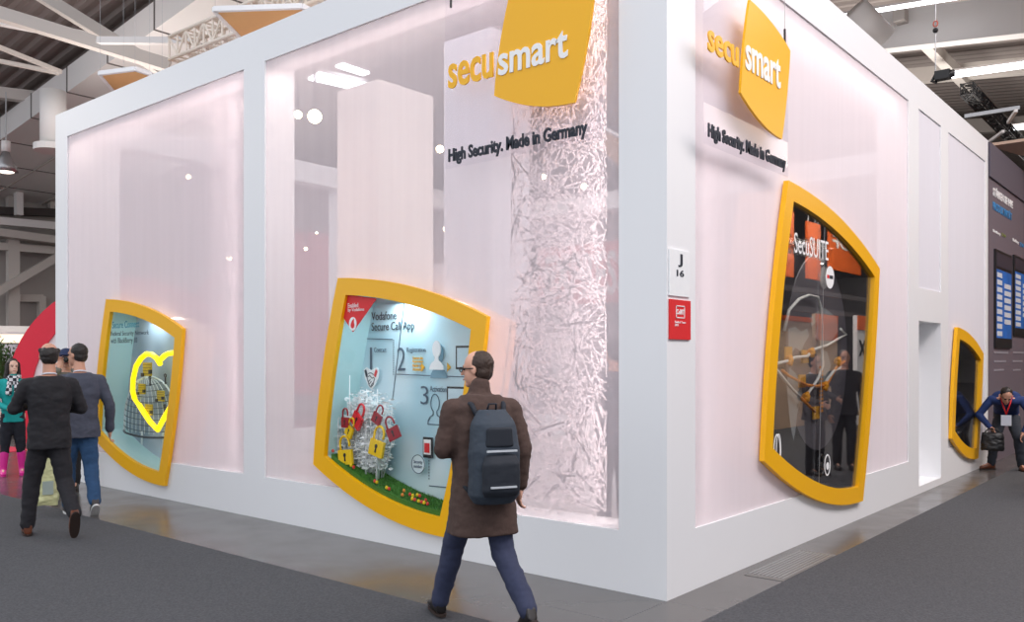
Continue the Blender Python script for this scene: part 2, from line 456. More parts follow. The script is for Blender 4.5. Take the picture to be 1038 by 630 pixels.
def graded(name, c0, c1, rough=.5):
    """printed soft colour clouds on a back panel"""
    m = mat(name, c0, rough, var=0)
    N = m.node_tree.nodes; L = m.node_tree.links; b = N['Principled BSDF']
    mx = [n for n in N if n.type == 'MIX'][0]; nz = [n for n in N if n.type == 'TEX_NOISE'][0]
    nz.inputs['Scale'].default_value = 1.6; nz.inputs['Detail'].default_value = 1
    mx.inputs[6].default_value = (*lin(c0), 1); mx.inputs[7].default_value = (*lin(c1), 1)
    mr = N.new('ShaderNodeMapRange'); mr.inputs[1].default_value = .35; mr.inputs[2].default_value = .65
    L.new(nz.outputs['Fac'], mr.inputs[0]); L.new(mr.outputs[0], mx.inputs[0])
    return m
G12 = glass_mat('shop_glass', 1.25)
G3 = glass_mat('coated_glass', 2.4)
AQUA = mat('aqua_lining', (196, 232, 232), .5, var=.02)
DARK = mat('graphite_panel', (44, 42, 48), .4, var=.1, scale=2)
v2, p2, f2, in2 = vitrine(2, 'yellow framed vitrine with padlocks on a white bush over green lawn', graded('print_ice', (176, 214, 226), (226, 240, 244)), AQUA, G12, .40, .31)
v1, p1, f1, in1 = vitrine(1, 'yellow framed vitrine with a glowing heart over a wire globe', graded('print_steel', (140, 158, 172), (196, 208, 216)), AQUA, G12, .40, .31)
v3, p3, f3, in3 = vitrine(3, 'largest yellow framed vitrine with a dark oval world map on the right wall', DARK, DARK, G3, .44, .42)
v4, p4, f4, in4 = vitrine(4, 'smallest yellow framed vitrine near the far end of the right wall', DARK, DARK, G3, .40, .38)

YB = .305          # back panel face of the front vitrines
def X2(px, py, Y=YB): p = onY(px, py, Y); return p.x, p.z
def flatpoly(pts, Y, d=.004): return MB().prism(pts, lambda a, b, w: Vector((a, Y - w, b)), d)
def line2(b, a, c, wdt, Y, d=.003):
    a = Vector(a); c = Vector(c); n = (c - a).normalized(); n = Vector((-n.y, n.x)) * wdt / 2
    b.prism([tuple(a - n), tuple(c - n), tuple(c + n), tuple(a + n)], lambda u, v, w: Vector((u, Y - w, v)), d)
def circ(cx_, cz, r, n=20, rx=1.0): return [(cx_ + r * rx * math.cos(2 * PI * i / n), cz + r * math.sin(2 * PI * i / n)) for i in range(n)]
def ellring(b, cx_, cz, rx, rz, wd, to3, d=.003, n=36, a0=0, a1=2 * PI):
    for i in range(n):
        t0 = a0 + (a1 - a0) * i / n; t1 = a0 + (a1 - a0) * (i + 1) / n
        o = [(cx_ + (rx + e) * math.cos(t), cz + (rz + e) * math.sin(t)) for t, e in ((t0, 0), (t1, 0), (t1, -wd), (t0, -wd))]
        b.prism(o, to3, d)

parts2 = []
def T2(body, px0, px1, py0, py1, m=GREYINK, bold=0.0, Y=YB, name='lettering'):
    a = X2(px0, py1, Y); b = X2(px1, py0, Y)
    zc0 = onY((px0 + px1) / 2, py1, Y).z; zc1 = onY((px0 + px1) / 2, py0, Y).z
    o = text(name, body, m, v2, a[0], b[0], zc0, zc1, 'Y', Y - .002, .003, bold); parts2.append(o); return o
T2('Vodafone', 376.9, 402, 315.6, 324, INK)
T2('Secure Call App', 376.9, 420, 326, 337, INK)
T2('1', 375.3, 377.3, 352, 374.5, GREYINK, -.01); T2('Contract', 379.6, 391.8, 351.8, 356.7, GREYINK)
T2('2', 403, 411, 352, 375.6, GREYINK, -.01); T2('Registration', 412.7, 431.8, 351.8, 358, GREYINK)
T2('3', 426.7, 434.4, 391, 409.6, GREYINK, -.01); T2('Activation', 436, 453, 391, 397, GREYINK)
for i, s_ in enumerate(('Contract data', 'Registration', 'Number code', 'Activation')):
    T2(s_, 418.5, 429, 361 + i * 3.8, 364.2 + i * 3.8, YELT, .01)
b = MB()                              # thin rules of the graphic
def P2(px, py): return X2(px, py)
line2(b, P2(371, 343), P2(398, 343.8), .008, YB)
for i in range(16):
    q0 = 344 + i * 2.3
    line2(b, P2(399, q0), P2(399, q0 + 1.2), .008, YB)
line2(b, P2(402, 379), P2(476, 382), .008, YB)
line2(b, P2(410, 305), P2(398, 404), .007, YB)
for i in range(14):
    q0 = 445 + i * 3
    line2(b, P2(435, q0), P2(435, q0 + 1.5), .008, YB)
line2(b, P2(435, 492), P2(462, 494.5), .008, YB)
parts2.append(b.build('printed_rule', GREYINK, v2))
for px, py, hh in ((429, 372, 4), (455.3, 372, 4)):      # orange arrows
    a = X2(px, py); o = flatpoly([(a[0] - .02, a[1] - .04), (a[0] + .025, a[1]), (a[0] - .02, a[1] + .04)], YB - .002).build('arrow_mark', YELT, v2); parts2.append(o)
def silhouette(px, py, sc, m, Y, outline=None):
    cx_, cz = X2(px, py, Y)
    k = .25 * sc; A = [math.radians(-62 + i * 304 / 18) for i in range(19)]
    U_ = [(-.46, 0), (.46, 0), (.43, .13), (.30, .25), (.13, .32), (.11, .44)] + [(.27 * math.cos(a), .72 + .30 * math.sin(a)) for a in A] + [(-.11, .44), (-.13, .32), (-.30, .25), (-.43, .13)]
    pts = [(cx_ + u * k * .75, cz + v * k) for u, v in U_]
    return pts
o = flatpoly(silhouette(443, 374.5, 1.0, None, YB - .05), YB - .05, .01).build('person_cutout', WTXT, v2, label='white person-shaped cutout on the ice blue panel'); parts2.append(o)
o = flatpoly(silhouette(445, 383, 1.2, None, YB), YB - .002, .003).build('printed_figure', mat('grey_blue_print', (120, 158, 176), .6), v2); parts2.append(o)
sil = silhouette(441, 430, 1.05, None, YB); b = MB()
for i in range(len(sil)): line2(b, sil[i], sil[(i + 1) % len(sil)], .008, YB)
parts2.append(b.build('printed_outline', GREYINK, v2))
def screen(px0, px1, py0, py1, nm='screen_cutout'):
    x0, z0 = X2(px0, (py0 + py1) / 2 + (py1 - py0) / 2); x1, z1 = X2(px1, py0)
    o = flatpoly([(x0, z0), (x1, z0), (x1, z1), (x0, z1)], YB - .02, .012).build(nm, BLACK, v2)
    fz = flatpoly([(x0 + .018, z0 + .018), (x1 - .018, z0 + .018), (x1 - .018, z1 - .018), (x0 + .018, z1 - .018)], YB - .032, .003).build('screen_face', mat('pale_screen', (205, 226, 234), .4), o)
    parts2.extend([o, fz]); return o
screen(464.5, 484, 350, 374); screen(455.5, 480, 392, 412)
# phone and round sticker
x0, z0 = X2(431.5, 463); x1, z1 = X2(440.5, 443)
o = flatpoly([(x0, z0), (x1, z0), (x1, z1), (x0, z1)], YB - .02, .014).build('phone_cutout', BLACK, v2)
o2 = flatpoly([(x0 + .012, z0 + .03), (x1 - .012, z0 + .03), (x1 - .012, z1 - .02), (x0 + .012, z1 - .02)], YB - .034, .003).build('phone_face', WTXT, o)
xc = (x0 + x1) / 2; zc = (z0 + z1) / 2
o3 = flatpoly([(xc - .032, zc - .045), (xc + .032, zc - .045), (xc + .032, zc + .04), (xc - .032, zc + .04)], YB - .038, .003).build('red_tile', RED, o)
parts2 += [o, o2, o3]
cx_, cz = X2(428.5, 469.5)
o = flatpoly(circ(cx_, cz, .085), YB - .05, .006).build('round_sticker', mat('pale_sticker', (222, 238, 242), .5), v2); parts2.append(o)
b = MB(); ellring(b, cx_, cz, .085, .085, .006, lambda a, c_, w: Vector((a, YB - .057 - w, c_)))
parts2.append(b.build('sticker_ring', GREYINK, v2))
parts2.append(text('lettering', 'Security\nnumber', GREYINK, v2, cx_ - .055, cx_ + .055, cz - .035, cz + .035, 'Y', YB - .056, .003))
# handshake badge
cx_, cz = X2(379.5, 383)
pts = [(-.13, .09), (-.09, .12), (0, .085), (.09, .12), (.13, .09), (.115, 0), (.05, -.09), (0, -.125), (-.05, -.09), (-.115, 0)]
pts = list(reversed([(cx_ + a * .8, cz + c_ * .85) for a, c_ in pts]))
o = flatpoly(pts, YB - .03, .01).build('handshake_badge', WTXT, v2); parts2.append(o)
def badge(pl, m, nm):
    q = flatpoly(list(reversed([(cx_ + a * .8, cz + c_ * .85) for a, c_ in pl])), YB - .042, .003).build(nm, m, o); parts2.append(q)
badge([(-.115, .08), (-.085, .1), (-.055, .03), (-.085, .01)], INK, 'dark_cuff'); badge([(.085, .1), (.115, .08), (.085, .01), (.055, .03)], RED, 'red_cuff')
b = MB()
for p_ in ([(-.05, .05), (0, .06), (.05, .04)], [(-.07, .01), (-.02, .03), (.02, 0), (.06, .01)], [(-.05, -.04), (-.01, -.015)], [(-.03, -.065), (.01, -.035)], [(0, -.085), (.035, -.05)], [(-.07, .01), (-.03, -.08), (0, -.1), (.04, -.07), (.065, 0)]):
    for i in range(len(p_) - 1): line2(b, (cx_ + p_[i][0] * .8, cz + p_[i][1] * .85), (cx_ + p_[i + 1][0] * .8, cz + p_[i + 1][1] * .85), .006, YB - .042)
parts2.append(b.build('hand_lines', INK, o))
# red corner sticker on the pane
YG = -.014
q = [onY(px, py, YG) for px, py in ((351, 298), (346.5, 319), (358, 336.5), (382, 302.5))]
o = flatpoly([(p.x, p.z) for p in q], YG, .003).build('corner_sticker', RED, v2); parts2.append(o)
def TG(body, px0, px1, py0, py1, m):
    z0 = onY((px0 + px1) / 2, py1, YG).z; z1 = onY((px0 + px1) / 2, py0, YG).z
    parts2.append(text('lettering', body, m, v2, onY(px0, py0, YG).x, onY(px1, py0, YG).x, z0, z1, 'Y', YG - .004, .002))
TG('Enabled', 353.2, 363.5, 307, 311.5, WTXT); TG('by Vodafone', 353.2, 369.5, 311.8, 316.3, WTXT)
p = onY(358, 328, YG); b = flatpoly(circ(p.x, p.z, .062, 22, .85), YG - .004, .002).build('emblem_disc', WTXT, o); parts2.append(b)
drop = [(p.x + .03 * math.cos(t) * .85, p.z - .012 + .03 * math.sin(t)) for t in [PI * .75 + i * PI * 1.5 / 10 for i in range(11)]] + [(p.x + .022, p.z + .048), (p.x - .005, p.z + .03)]
b = flatpoly(drop, YG - .007, .002).build('emblem_drop', RED, o); parts2.append(b)

local(v2, *p2, *parts2)

# lawn strip following the lower curve of the case
shell = inset(shape(*VIT[2][1:]), .155)
ch = [p for p in shell if p[1] < .72]
ch = sorted(ch, key=lambda p: p[0]); ch = [p for p in ch if p[1] < .70 and p[0] < -1.98]
b = MB(); n = len(ch); LW = mat('lawn_green', (64, 120, 36), .9, var=.4, scale=90, bump=.6)
up = .045
prof = ch
vs = []
rnd = random.Random(3)
for Yq in (.0, .305):
    for p in prof: vs.append((p[0], Yq, p[1] + .0))
    for p in prof: vs.append((p[0], Yq, p[1] + up))
fs = []
for i in range(n - 1):
    fs += [(n + i, n + i + 1, 3 * n + i + 1, 3 * n + i), (i, 2 * n + i, 2 * n + i + 1, i + 1), (i, i + 1, n + i + 1, n + i), (2 * n + i, 3 * n + i, 3 * n + i + 1, 2 * n + i + 1)]
fs += [(0, n, 3 * n, 2 * n), (n - 1, 3 * n - 1 - 0, 4 * n - 1, 2 * n - 1)]
fs[-1] = (n - 1, 2 * n - 1, 4 * n - 1, 3 * n - 1)
b.add(vs, fs)
def lawn_z(x):
    for i in range(n - 1):
        if prof[i][0] <= x <= prof[i + 1][0]:
            t = (x - prof[i][0]) / (prof[i + 1][0] - prof[i][0]); return prof[i][1] + t * (prof[i + 1][1] - prof[i][1]) + up
    return prof[0][1] + up if x < prof[0][0] else prof[-1][1] + up
for i in range(2600):
    x = rnd.uniform(prof[0][0] + .02, prof[-1][0] - .02); y = rnd.uniform(.005, .30); z = lawn_z(x) - .003
    a = rnd.uniform(0, PI); dx, dy = math.cos(a) * .004, math.sin(a) * .004; lx, ly = rnd.uniform(-.008, .008), rnd.uniform(-.008, .008)
    b.add([(x - dx, y - dy, z), (x + dx, y + dy, z), (x + lx, y + ly, z + rnd.uniform(.015, .028))], [(0, 1, 2)])
o = b.build('artificial_lawn', LW); recenter(o); tag(o, 'strip of green artificial grass along the bottom of the padlock vitrine', 'grass', kind='stuff')
# tulips
TG_ = 'little tulip blossoms on the vitrine lawn'
tul = [(331.5, 465.5, 0), (337.5, 466.5, 1), (356, 478.5, 0), (358.5, 480.5, 1), (380, 492, 1), (382, 493, 0), (392, 497.5, 0), (394.5, 500, 1), (409.5, 496, 2), (408, 504, 2), (415.5, 500.5, 1), (418.5, 501.5, 0), (423, 500.5, 0), (425.5, 502, 1), (420.5, 506, 1), (418, 508, 0), (424.5, 508.5, 0), (427.5, 509.5, 1), (431.5, 506, 1), (430, 512.5, 0), (433.5, 513.5, 1)]
TC = [mat('tulip_yellow', (250, 214, 20), .5), mat('tulip_red', (232, 70, 60), .5), mat('tulip_coral', (250, 150, 60), .5)]
def tulip_mesh(m):
    b = MB(); b.loft([((0, 0, .018), (.006, 0, 0), (0, .006, 0)), ((0, 0, .026), (.016, 0, 0), (0, .016, 0)), ((0, 0, .042), (.017, 0, 0), (0, .017, 0)), ((0, 0, .056), (.009, 0, 0), (0, .009, 0))], 8)
    b.cur = 1; b.tube([(0, 0, 0), (0, 0, .02)], .004, 5); return b.mesh('tulip', [m, LW], True)
TM = [tulip_mesh(m) for m in TC]
cn = ['yellow', 'red', 'coral orange']
for i, (px, py, k) in enumerate(tul):
    Y = .05
    best = None
    for j in range(12):                      # find where the sight line meets the lawn
        Y = .02 + j * .025; p = onY(px, py, Y)
        e = abs(p.z - lawn_z(p.x) - .03)
        if best is None or e < best[0]: best = (e, p, Y)
    p = best[1]; o = bpy.data.objects.new('tulip', TM[k]); COL.objects.link(o); o.location = (p.x, p.y, lawn_z(p.x) - .002); o.scale = (.75, .75, .8)
    tag(o, 'tiny %s tulip on the lawn %s' % (cn[k], 'left of the white bush' if i < 4 else ('in front of the white bush' if i < 8 else 'right of the white bush')), 'flower', TG_ + (', left' if i < 4 else (', front' if i < 8 else ', right')) + ' ' + cn[k])

# white paper bush
BUSHW = mat('white_paper', (248, 252, 252), .7, var=.02)
rnd = random.Random(11)
pb = onY(373, 470, .2); bx0, bz0 = pb.x, lawn_z(pb.x) - .02
bt = thing('paper_bush', 'white paper bush of small leaves with padlocks hung in it', 'decoration', (bx0, .17, bz0))
st = MB(); lf = MB()
for i in range(60):
    a = rnd.uniform(-1, 1); x = a * .36; y = rnd.uniform(-.10, .09); top = rnd.uniform(.52, .76) * (1 - .18 * abs(a))
    zb = lawn_z(bx0 + x * .6) - bz0 - .01
    st.tube([(x * .6, y * .5, zb), (x * .85 + rnd.uniform(-.03, .03), y * .8, top * .5), (x, y, top)], [.007, .005, .003], 5)
    for k in range(64):
        t = rnd.uniform(.06, 1.03); px_ = x * (.65 + .35 * t) + rnd.gauss(0, .035); py_ = y * (.5 + .5 * t) + rnd.gauss(0, .025); pz_ = top * t + rnd.gauss(0, .025)
        py_ = max(-.12, min(.11, py_)); pz_ = max(pz_, lawn_z(bx0 + px_) - bz0 + .012)
        q = Matrix.Rotation(rnd.uniform(0, 2 * PI), 3, 'Z') @ Matrix.Rotation(rnd.uniform(0, PI), 3, 'X')
        L_ = rnd.uniform(.012, .03); c0 = Vector((px_, py_, pz_))
        lf.add([c0 + q @ Vector(w_) for w_ in ((-L_, 0, 0), (0, -L_ * .55, 0.003), (L_, 0, 0), (0, L_ * .55, .003), (0, 0, -.003))], [(0, 1, 2, 3), (0, 4, 1), (1, 4, 2), (2, 4, 3), (3, 4, 0)])
for a in (-.30, -.14, .1, .25):
    h_ = .88 if a == -.14 else .76
    st.tube([(a, -.08, lawn_z(bx0 + a) - bz0 - .01), (a + .01, -.08, h_)], [.009, .004], 6)
st.build('stem', BUSHW, bt, True); lf.build('leaf_cluster', BUSHW, bt)

# padlocks
def padlock_meshes(m):
    b = MB(); hole = [( .0, .0)]
    outer = [(-.065, -.055), (.065, -.055), (.065, .055), (-.065, .055)]
    kh = [(.008, -.03), (.006, .0), (.013, .012), (.01, .026), (0, .032), (-.01, .026), (-.013, .012), (-.006, .0), (-.008, -.03)]
    b.prism(outer, lambda u, v, w: Vector((u, -.011 + w, v)), .022)
    body = b.mesh('padlock', m)
    k = MB().prism(kh, lambda u, v, w: Vector((u, -.0125 + w, v)), .025).mesh('keyhole', BLACK)
    s = MB(); pts = [Vector((-.045, 0, .05)), Vector((-.045, 0, .10))] + [Vector((.045 * math.cos(t), 0, .10 + .055 * math.sin(t))) for t in [PI - i * PI / 8 for i in range(9)]] + [Vector((.045, 0, .10)), Vector((.045, 0, .075))]
    s.tube(pts, .009, 6); return body, k, s.mesh('shackle', m, True)
PR = padlock_meshes(mat('padlock_red', (224, 24, 40), .4)); PDR = padlock_meshes(mat('padlock_crimson', (160, 16, 34), .4)); PY = padlock_meshes(mat('padlock_yellow', (250, 206, 0), .4))
locks = [(350, 428, PDR, 0, .85, 'dark red padlock at the left side of the white bush'),
         (362, 426, PR, -35, 1.15, 'bright red tilted padlock high in the white bush'),
         (382, 424, PDR, -28, .85, 'small red padlock hanging slanted below the handshake badge'),
         (399, 439, PDR, 25, 1.0, 'dark red padlock with open shackle at the right side of the white bush'),
         (354, 437, PY, -28, .9, 'small yellow padlock right below the bright red one'),
         (382, 454, PY, -14, 1.3, 'large yellow padlock in the middle of the white bush'),
         (350.5, 463, PY, 6, 1.25, 'large yellow padlock hanging low just above the lawn')]
for i, (px, py, M_, a, sc, lb) in enumerate(locks):
    p = onY(px, py, .028)
    o = bpy.data.objects.new('padlock', M_[0]); COL.objects.link(o); o.location = p; o.rotation_euler = (0, math.radians(-a), math.radians(rnd.uniform(-12, 12))); o.scale = (sc,) * 3
    for nm, me in (('keyhole', M_[1]), ('shackle', M_[2])):
        c_ = bpy.data.objects.new(nm, me); COL.objects.link(c_); c_.parent = o
    tag(o, lb, 'padlock', 'padlocks in the white bush')

# ---- vitrine 1: wire globe, heart, lettering
parts1 = []
def T1(body, px0, px1, py0, py1, m=INK):
    z0 = onY((px0 + px1) / 2, py1, YG).z; z1 = onY((px0 + px1) / 2, py0, YG).z
    parts1.append(text('lettering', body, m, v1, onY(px0, py0, YG).x, onY(px1, py0, YG).x, z0, z1, 'Y', YG, .002))
T1('Secure Connect', 114, 141, 325, 332, TEALP); T1('Federal Security Network', 112.5, 151, 335, 341); T1('with BlackBerry 10', 112.5, 139, 342, 349)
local(v1, *p1, *parts1)
gp = onY(152, 439, .16)
GW = mat('wire_white', (235, 245, 246), .5); GD = mat('wire_dark', (52, 62, 70), .5)
gl = thing('wire_globe', 'bell-shaped white wire grid globe inside the vitrine with the heart', 'globe', (gp.x, .19, gp.z))
b = MB(); RX, HZ = .66, .70
def dome(t, x):  # t 0 bottom..1 top -> point of outline at lateral x (-1..1)
    r = RX * math.sqrt(max(0, 1 - t ** 2.6)); return r * x
nn = 12
for i in range(nn + 1):
    x = -1 + 2 * i / nn; sgn = x
    b.tube([(dome(t, x), -.03 - .07 * math.sqrt(max(0, 1 - x * x)), t * HZ) for t in [j / 14 * .998 for j in range(15)]], .004 if abs(x) < 1 else .012, 5)
b.build('wire_rib', GW, gl, True)
b = MB()
for j in range(10):
    t = j / 10; b.tube([(dome(t, -1 + 2 * i / 12), -.03 - .07 * math.sqrt(max(0, 1 - (-1 + 2 * i / 12) ** 2)) - .005, t * HZ - .04 * (1 - (-1 + 2 * i / 12) ** 2)) for i in range(13)], .004 if j else .014, 5)
b.build('wire_ring', GD, gl, True)
b = MB()
for x in (-.26, .26): b.tube([(x, 0, -.16), (x, 0, 0.02)], .012, 6)
b.build('stand_leg', GW, gl, True)
HM = mat('heart_yellow', (255, 224, 0), .4, emit=1.1)
def hp(px, py): p = onY(px, py, .02); return p
hpts = [hp(*q) for q in ((136.5, 404), (134.5, 396), (135, 384), (138, 371), (143, 363), (148.5, 358.5), (154, 359), (159, 363), (162.5, 369))]
hpts2 = [hp(*q) for q in ((163, 364), (167, 360), (171, 358), (175, 357.5), (181, 360))]
hpts3 = [hp(*q) for q in ((141, 410), (146, 418), (152, 427), (160, 435.5), (166, 424), (172, 414), (178, 404))]
b = MB().tube(hpts, .032, 8).tube(hpts2, .032, 8).tube(hpts3, .032, 8)
b.tube([hpts[0], hp(139, 408), hpts3[0]], .026, 8)
o = b.build('neon_heart', HM, smooth=True); recenter(o); tag(o, 'glowing yellow heart outline in front of the wire globe', 'heart sign')
CHIP = mat('chip_yellow', (214, 186, 30), .5, var=.2, scale=30)
for i, (px, py, sc, lb) in enumerate(((149.5, 374, 1.15, 'topmost yellow circuit card inside the heart'), (144, 394, .9, 'yellow circuit card at the left side of the wire globe'), (163, 401, .9, 'yellow circuit card at the right side of the wire globe'), (151, 415, .95, 'lowest yellow circuit card on the wire globe'))):
    p = onY(px, py, .06); t = thing('circuit_card', lb, 'circuit card', p, 0, 'yellow circuit cards on the wire globe')
    MB().box(-.085 * sc, .085 * sc, -.008, .008, -.07 * sc, .07 * sc).build('board', CHIP, t)
    MB().box(.05 * sc, .11 * sc, -.02, -.008, -.045 * sc, -.005).box(-.11 * sc, -.06 * sc, -.02, -.008, -.08 * sc, -.04 * sc).build('contact_block', BLACK, t)
    bb = MB()
    for k in range(4): bb.box(-.08 * sc, .08 * sc, -.011, -.008, -.05 * sc + k * .032 * sc, -.045 * sc + k * .032 * sc)
    bb.build('conductor_line', mat('chip_dark', (120, 96, 10), .5), t)
for px, py, lb in ((152, 385, 'black key lock at the top of the wire globe'), (167.5, 383, 'small dark key hanging right of the wire globe top'), (167, 414, 'small dark key below the right circuit card')):
    p = onY(px, py, .06); b = MB().tube([p + Vector((.02 * math.cos(t), 0, .02 * math.sin(t) + .03)) for t in [i * PI / 5 for i in range(10)]], .007, 5, True).tube([p + Vector((0, 0, .01)), p + Vector((0, 0, -.07))], .009, 5).box(p.x, p.x + .03, p.y - .004, p.y + .004, p.z - .065, p.z - .05)
    o = b.build('key', BLACK); recenter(o); tag(o, lb, 'key')

# ---- vitrine 3: map, strings, stickers
XB = -.415
def O3(px, py, X=XB): p = onX(px, py, X); return (p.y, p.z)
parts3 = []
fx = lambda X: (lambda u, v, w: Vector((X + w, u, v)))
def flat3(pts, X, d=.004): return MB().prism(pts, fx(X), d)
def T3(body, px0, px1, py0, py1, m, X, bold=0):
    a = onX(px0, (py0 + py1) / 2, X); c_ = onX(px1, (py0 + py1) / 2, X); zc = onX((px0 + px1) / 2, py1, X).z; zd = onX((px0 + px1) / 2, py0, X).z
    return text('lettering', body, m, v3, a.y, c_.y, zc, zd, 'X', X, .003, bold)
parts3.append(T3('SecuSUITE', 805, 839.5, 240, 260, WTXT, .036))
MAPG = mat('map_grey', (96, 94, 102), .5, var=.05); LAND = mat('map_land', (150, 158, 160), .5, var=.15, scale=9)
def oval(cy, cz, ry, rz, n=40): return [(cy + ry * math.cos(2 * PI * i / n), cz + rz * math.sin(2 * PI * i / n)) for i in range(n)]
cc = onX(829, 352, -.2); XM = -.2
ov = MB().prism(oval(cc.y, cc.z - .05, .80, .95), fx(XM), .01).build('oval_map_panel', MAPG, v3); parts3.append(ov)
def land(pl, X=XM + .011):
    pts = [(onX(x, y, X).y, onX(x, y, X).z) for x, y in pl]
    a = sum(pts[i - 1][0] * pts[i][1] - pts[i][0] * pts[i - 1][1] for i in range(len(pts)))
    if a < 0: pts.reverse()
    parts3.append(flat3(pts, X, .004).build('continent_print', LAND, ov))
land([(799, 333), (806, 331), (812, 336), (818, 333), (820, 340), (815, 348), (812, 356), (806, 352), (802, 358), (799, 350)])
land([(800, 372), (806, 378), (812, 388), (813, 402), (808, 418), (806, 436), (804, 446), (801, 430), (799, 410), (797, 390)])
land([(824, 318), (836, 312), (848, 322), (849, 336), (842, 346), (834, 350), (826, 342), (828, 330)])
land([(827, 352), (838, 356), (842, 370), (838, 384), (833, 396), (829, 390), (828, 372)])
land([(821, 322), (826, 318), (827, 326), (822, 331)])
ROPEW = mat('rope_white', (236, 238, 232), .6, emit=.0); ROPEO = mat('rope_amber', (240, 150, 60), .6)
ropes = [('white', [(795, 335), (800, 314), (810, 303), (820, 299), (829, 301), (832, 312), (833, 330), (833, 352), (834, 370), (829, 384), (822, 394), (817, 402)], 'tall white rope arching over the oval map'),
         ('white', [(788, 368), (797, 366), (806, 362), (818, 361), (825, 354), (838, 350), (850, 343), (858, 339), (852, 333)], 'upper white rope running across the oval map'),
         ('amber', [(793, 375), (800, 381), (810, 386), (818, 390), (828, 391), (838, 390), (842, 382), (848, 372), (856, 366)], 'amber rope looping to the right edge of the oval map'),
         ('amber', [(812, 403), (819, 410), (826, 417)], 'short amber rope at the lowest yellow pin'),
         ('white', [(786, 373), (794, 383), (803, 394), (811, 402)], 'short white rope at the left edge of the oval map'),
         ('white', [(835, 395), (838, 385), (845, 376), (852, 372)], 'thin white rope rising beside the amber loop')]
for c_, pl, lb in ropes:
    pts = [onX(x, y, XM + .06) for x, y in pl]
    o = MB().tube(pts, .014, 6).build('display_rope', ROPEW if c_ == 'white' else ROPEO, smooth=True); recenter(o); tag(o, lb, 'rope', 'ropes on the world map')
for px, py, lb in ((817, 402, 'round amber knot where ropes meet low on the map'), (849, 366, 'amber knot at the right edge of the map'), (836, 391, 'amber knot in the middle right of the map'), (800, 365, 'amber knot on the left of the map'), (822, 357, 'amber knot on the upper rope of the map')):
    p = onX(px, py, XM + .06); b = MB().sphere(p, .04, 10, 8)
    for k in range(5): a = k * 2 * PI / 5; b.sphere(p + Vector((.01, .03 * math.cos(a), .03 * math.sin(a))), .022, 8, 6)
    o = b.build('rope_knot', mat('knot_amber', (250, 170, 10), .5), smooth=True); recenter(o); tag(o, lb, 'knot')
for px, py, lb in ((799, 358, 'yellow square on the map, upper left'), (816, 361, 'yellow square on the map, upper middle'), (813, 386, 'yellow square on the map, centre'), (827, 418, 'yellow square on the map, lowest')):
    p = onX(px, py, XM + .03); o = MB().box(p.x - .008, p.x + .008, p.y - .075, p.y + .075, p.z - .06, p.z + .06).build('map_marker', mat('marker_yellow', (220, 160, 20), .5)); recenter(o); tag(o, lb, 'marker')
p = onX(829, 385, XM + .05)
b = MB()
for k in range(12): q = onX(832, 372 + k * 4, XM + .05); b.box(q.x, q.x + .01, q.y - .035, q.y + .035, q.z - .012, q.z + .012)
parts3.append(b.build('amber_scale_mark', mat('scale_amber', (230, 150, 50), .5), v3))
# glass joint line, white round sticker, small ring marks
q0 = onX(838, 232, .037); q1 = onX(831, 497, .037)
parts3.append(MB().bar(onX(836, 230, .035), onX(830, 493, .035), .006, .004).build('pane_joint', METAL, v3))
a = O3(841, 281, .036); pts = circ(a[0], a[1], .105, 20, 1.0)
st_ = flat3([(y + (.01 if z > a[1] else 0), z) for y, z in pts], .036, .003).build('round_sticker', WTXT, v3); parts3.append(st_)
parts3.append(MB().prism([(a[0] - .075, a[1] - .012), (a[0] - .02, a[1] - .012), (a[0] - .02, a[1] + .02), (a[0] - .075, a[1] + .02)], fx(.0392), .002).build('sticker_print', RED, st_))
parts3.append(MB().prism([(a[0] - .01, a[1] - .012), (a[0] + .075, a[1] - .012), (a[0] + .075, a[1] + .02), (a[0] - .01, a[1] + .02)], fx(.0392), .002).build('sticker_print', INK, st_))
a = O3(838.5, 471, .036); b = MB(); ellring(b, a[0], a[1], .075, .10, .014, fx(.036)); b.prism(circ(a[0] + .005, a[1] - .01, .035, 12), fx(.036), .003)
parts3.append(b.build('ring_emblem', WTXT, v3))
a = O3(787, 458, .036); b = MB(); ellring(b, a[0] + .01, a[1], .07, .15, .014, fx(.036)); ellring(b, a[0] + .04, a[1] + .02, .05, .13, .010, fx(.037))
parts3.append(b.build('loop_emblem', WTXT, v3))
local(v3, *p3, *parts3)
# vitrine 4 content: pale lattice tower
parts4 = []
b = MB()
for i in range(6):
    z = .75 + i * .14; b.bar((-.25, 8.0, z), (-.25, 8.55, z + .02), .015); b.bar((-.25, 8.0 + (i % 2) * .5, z), (-.25, 8.5 - (i % 2) * .5, z + .14), .012)
for y in (8.02, 8.28, 8.53): b.bar((-.25, y, .55), (-.25, y, 1.62), .018)
o = b.build('lattice_model', mat('lattice_pale', (150, 176, 196), .5)); recenter(o); tag(o, 'pale blue lattice model inside the smallest vitrine', 'model')
local(v4, *p4)

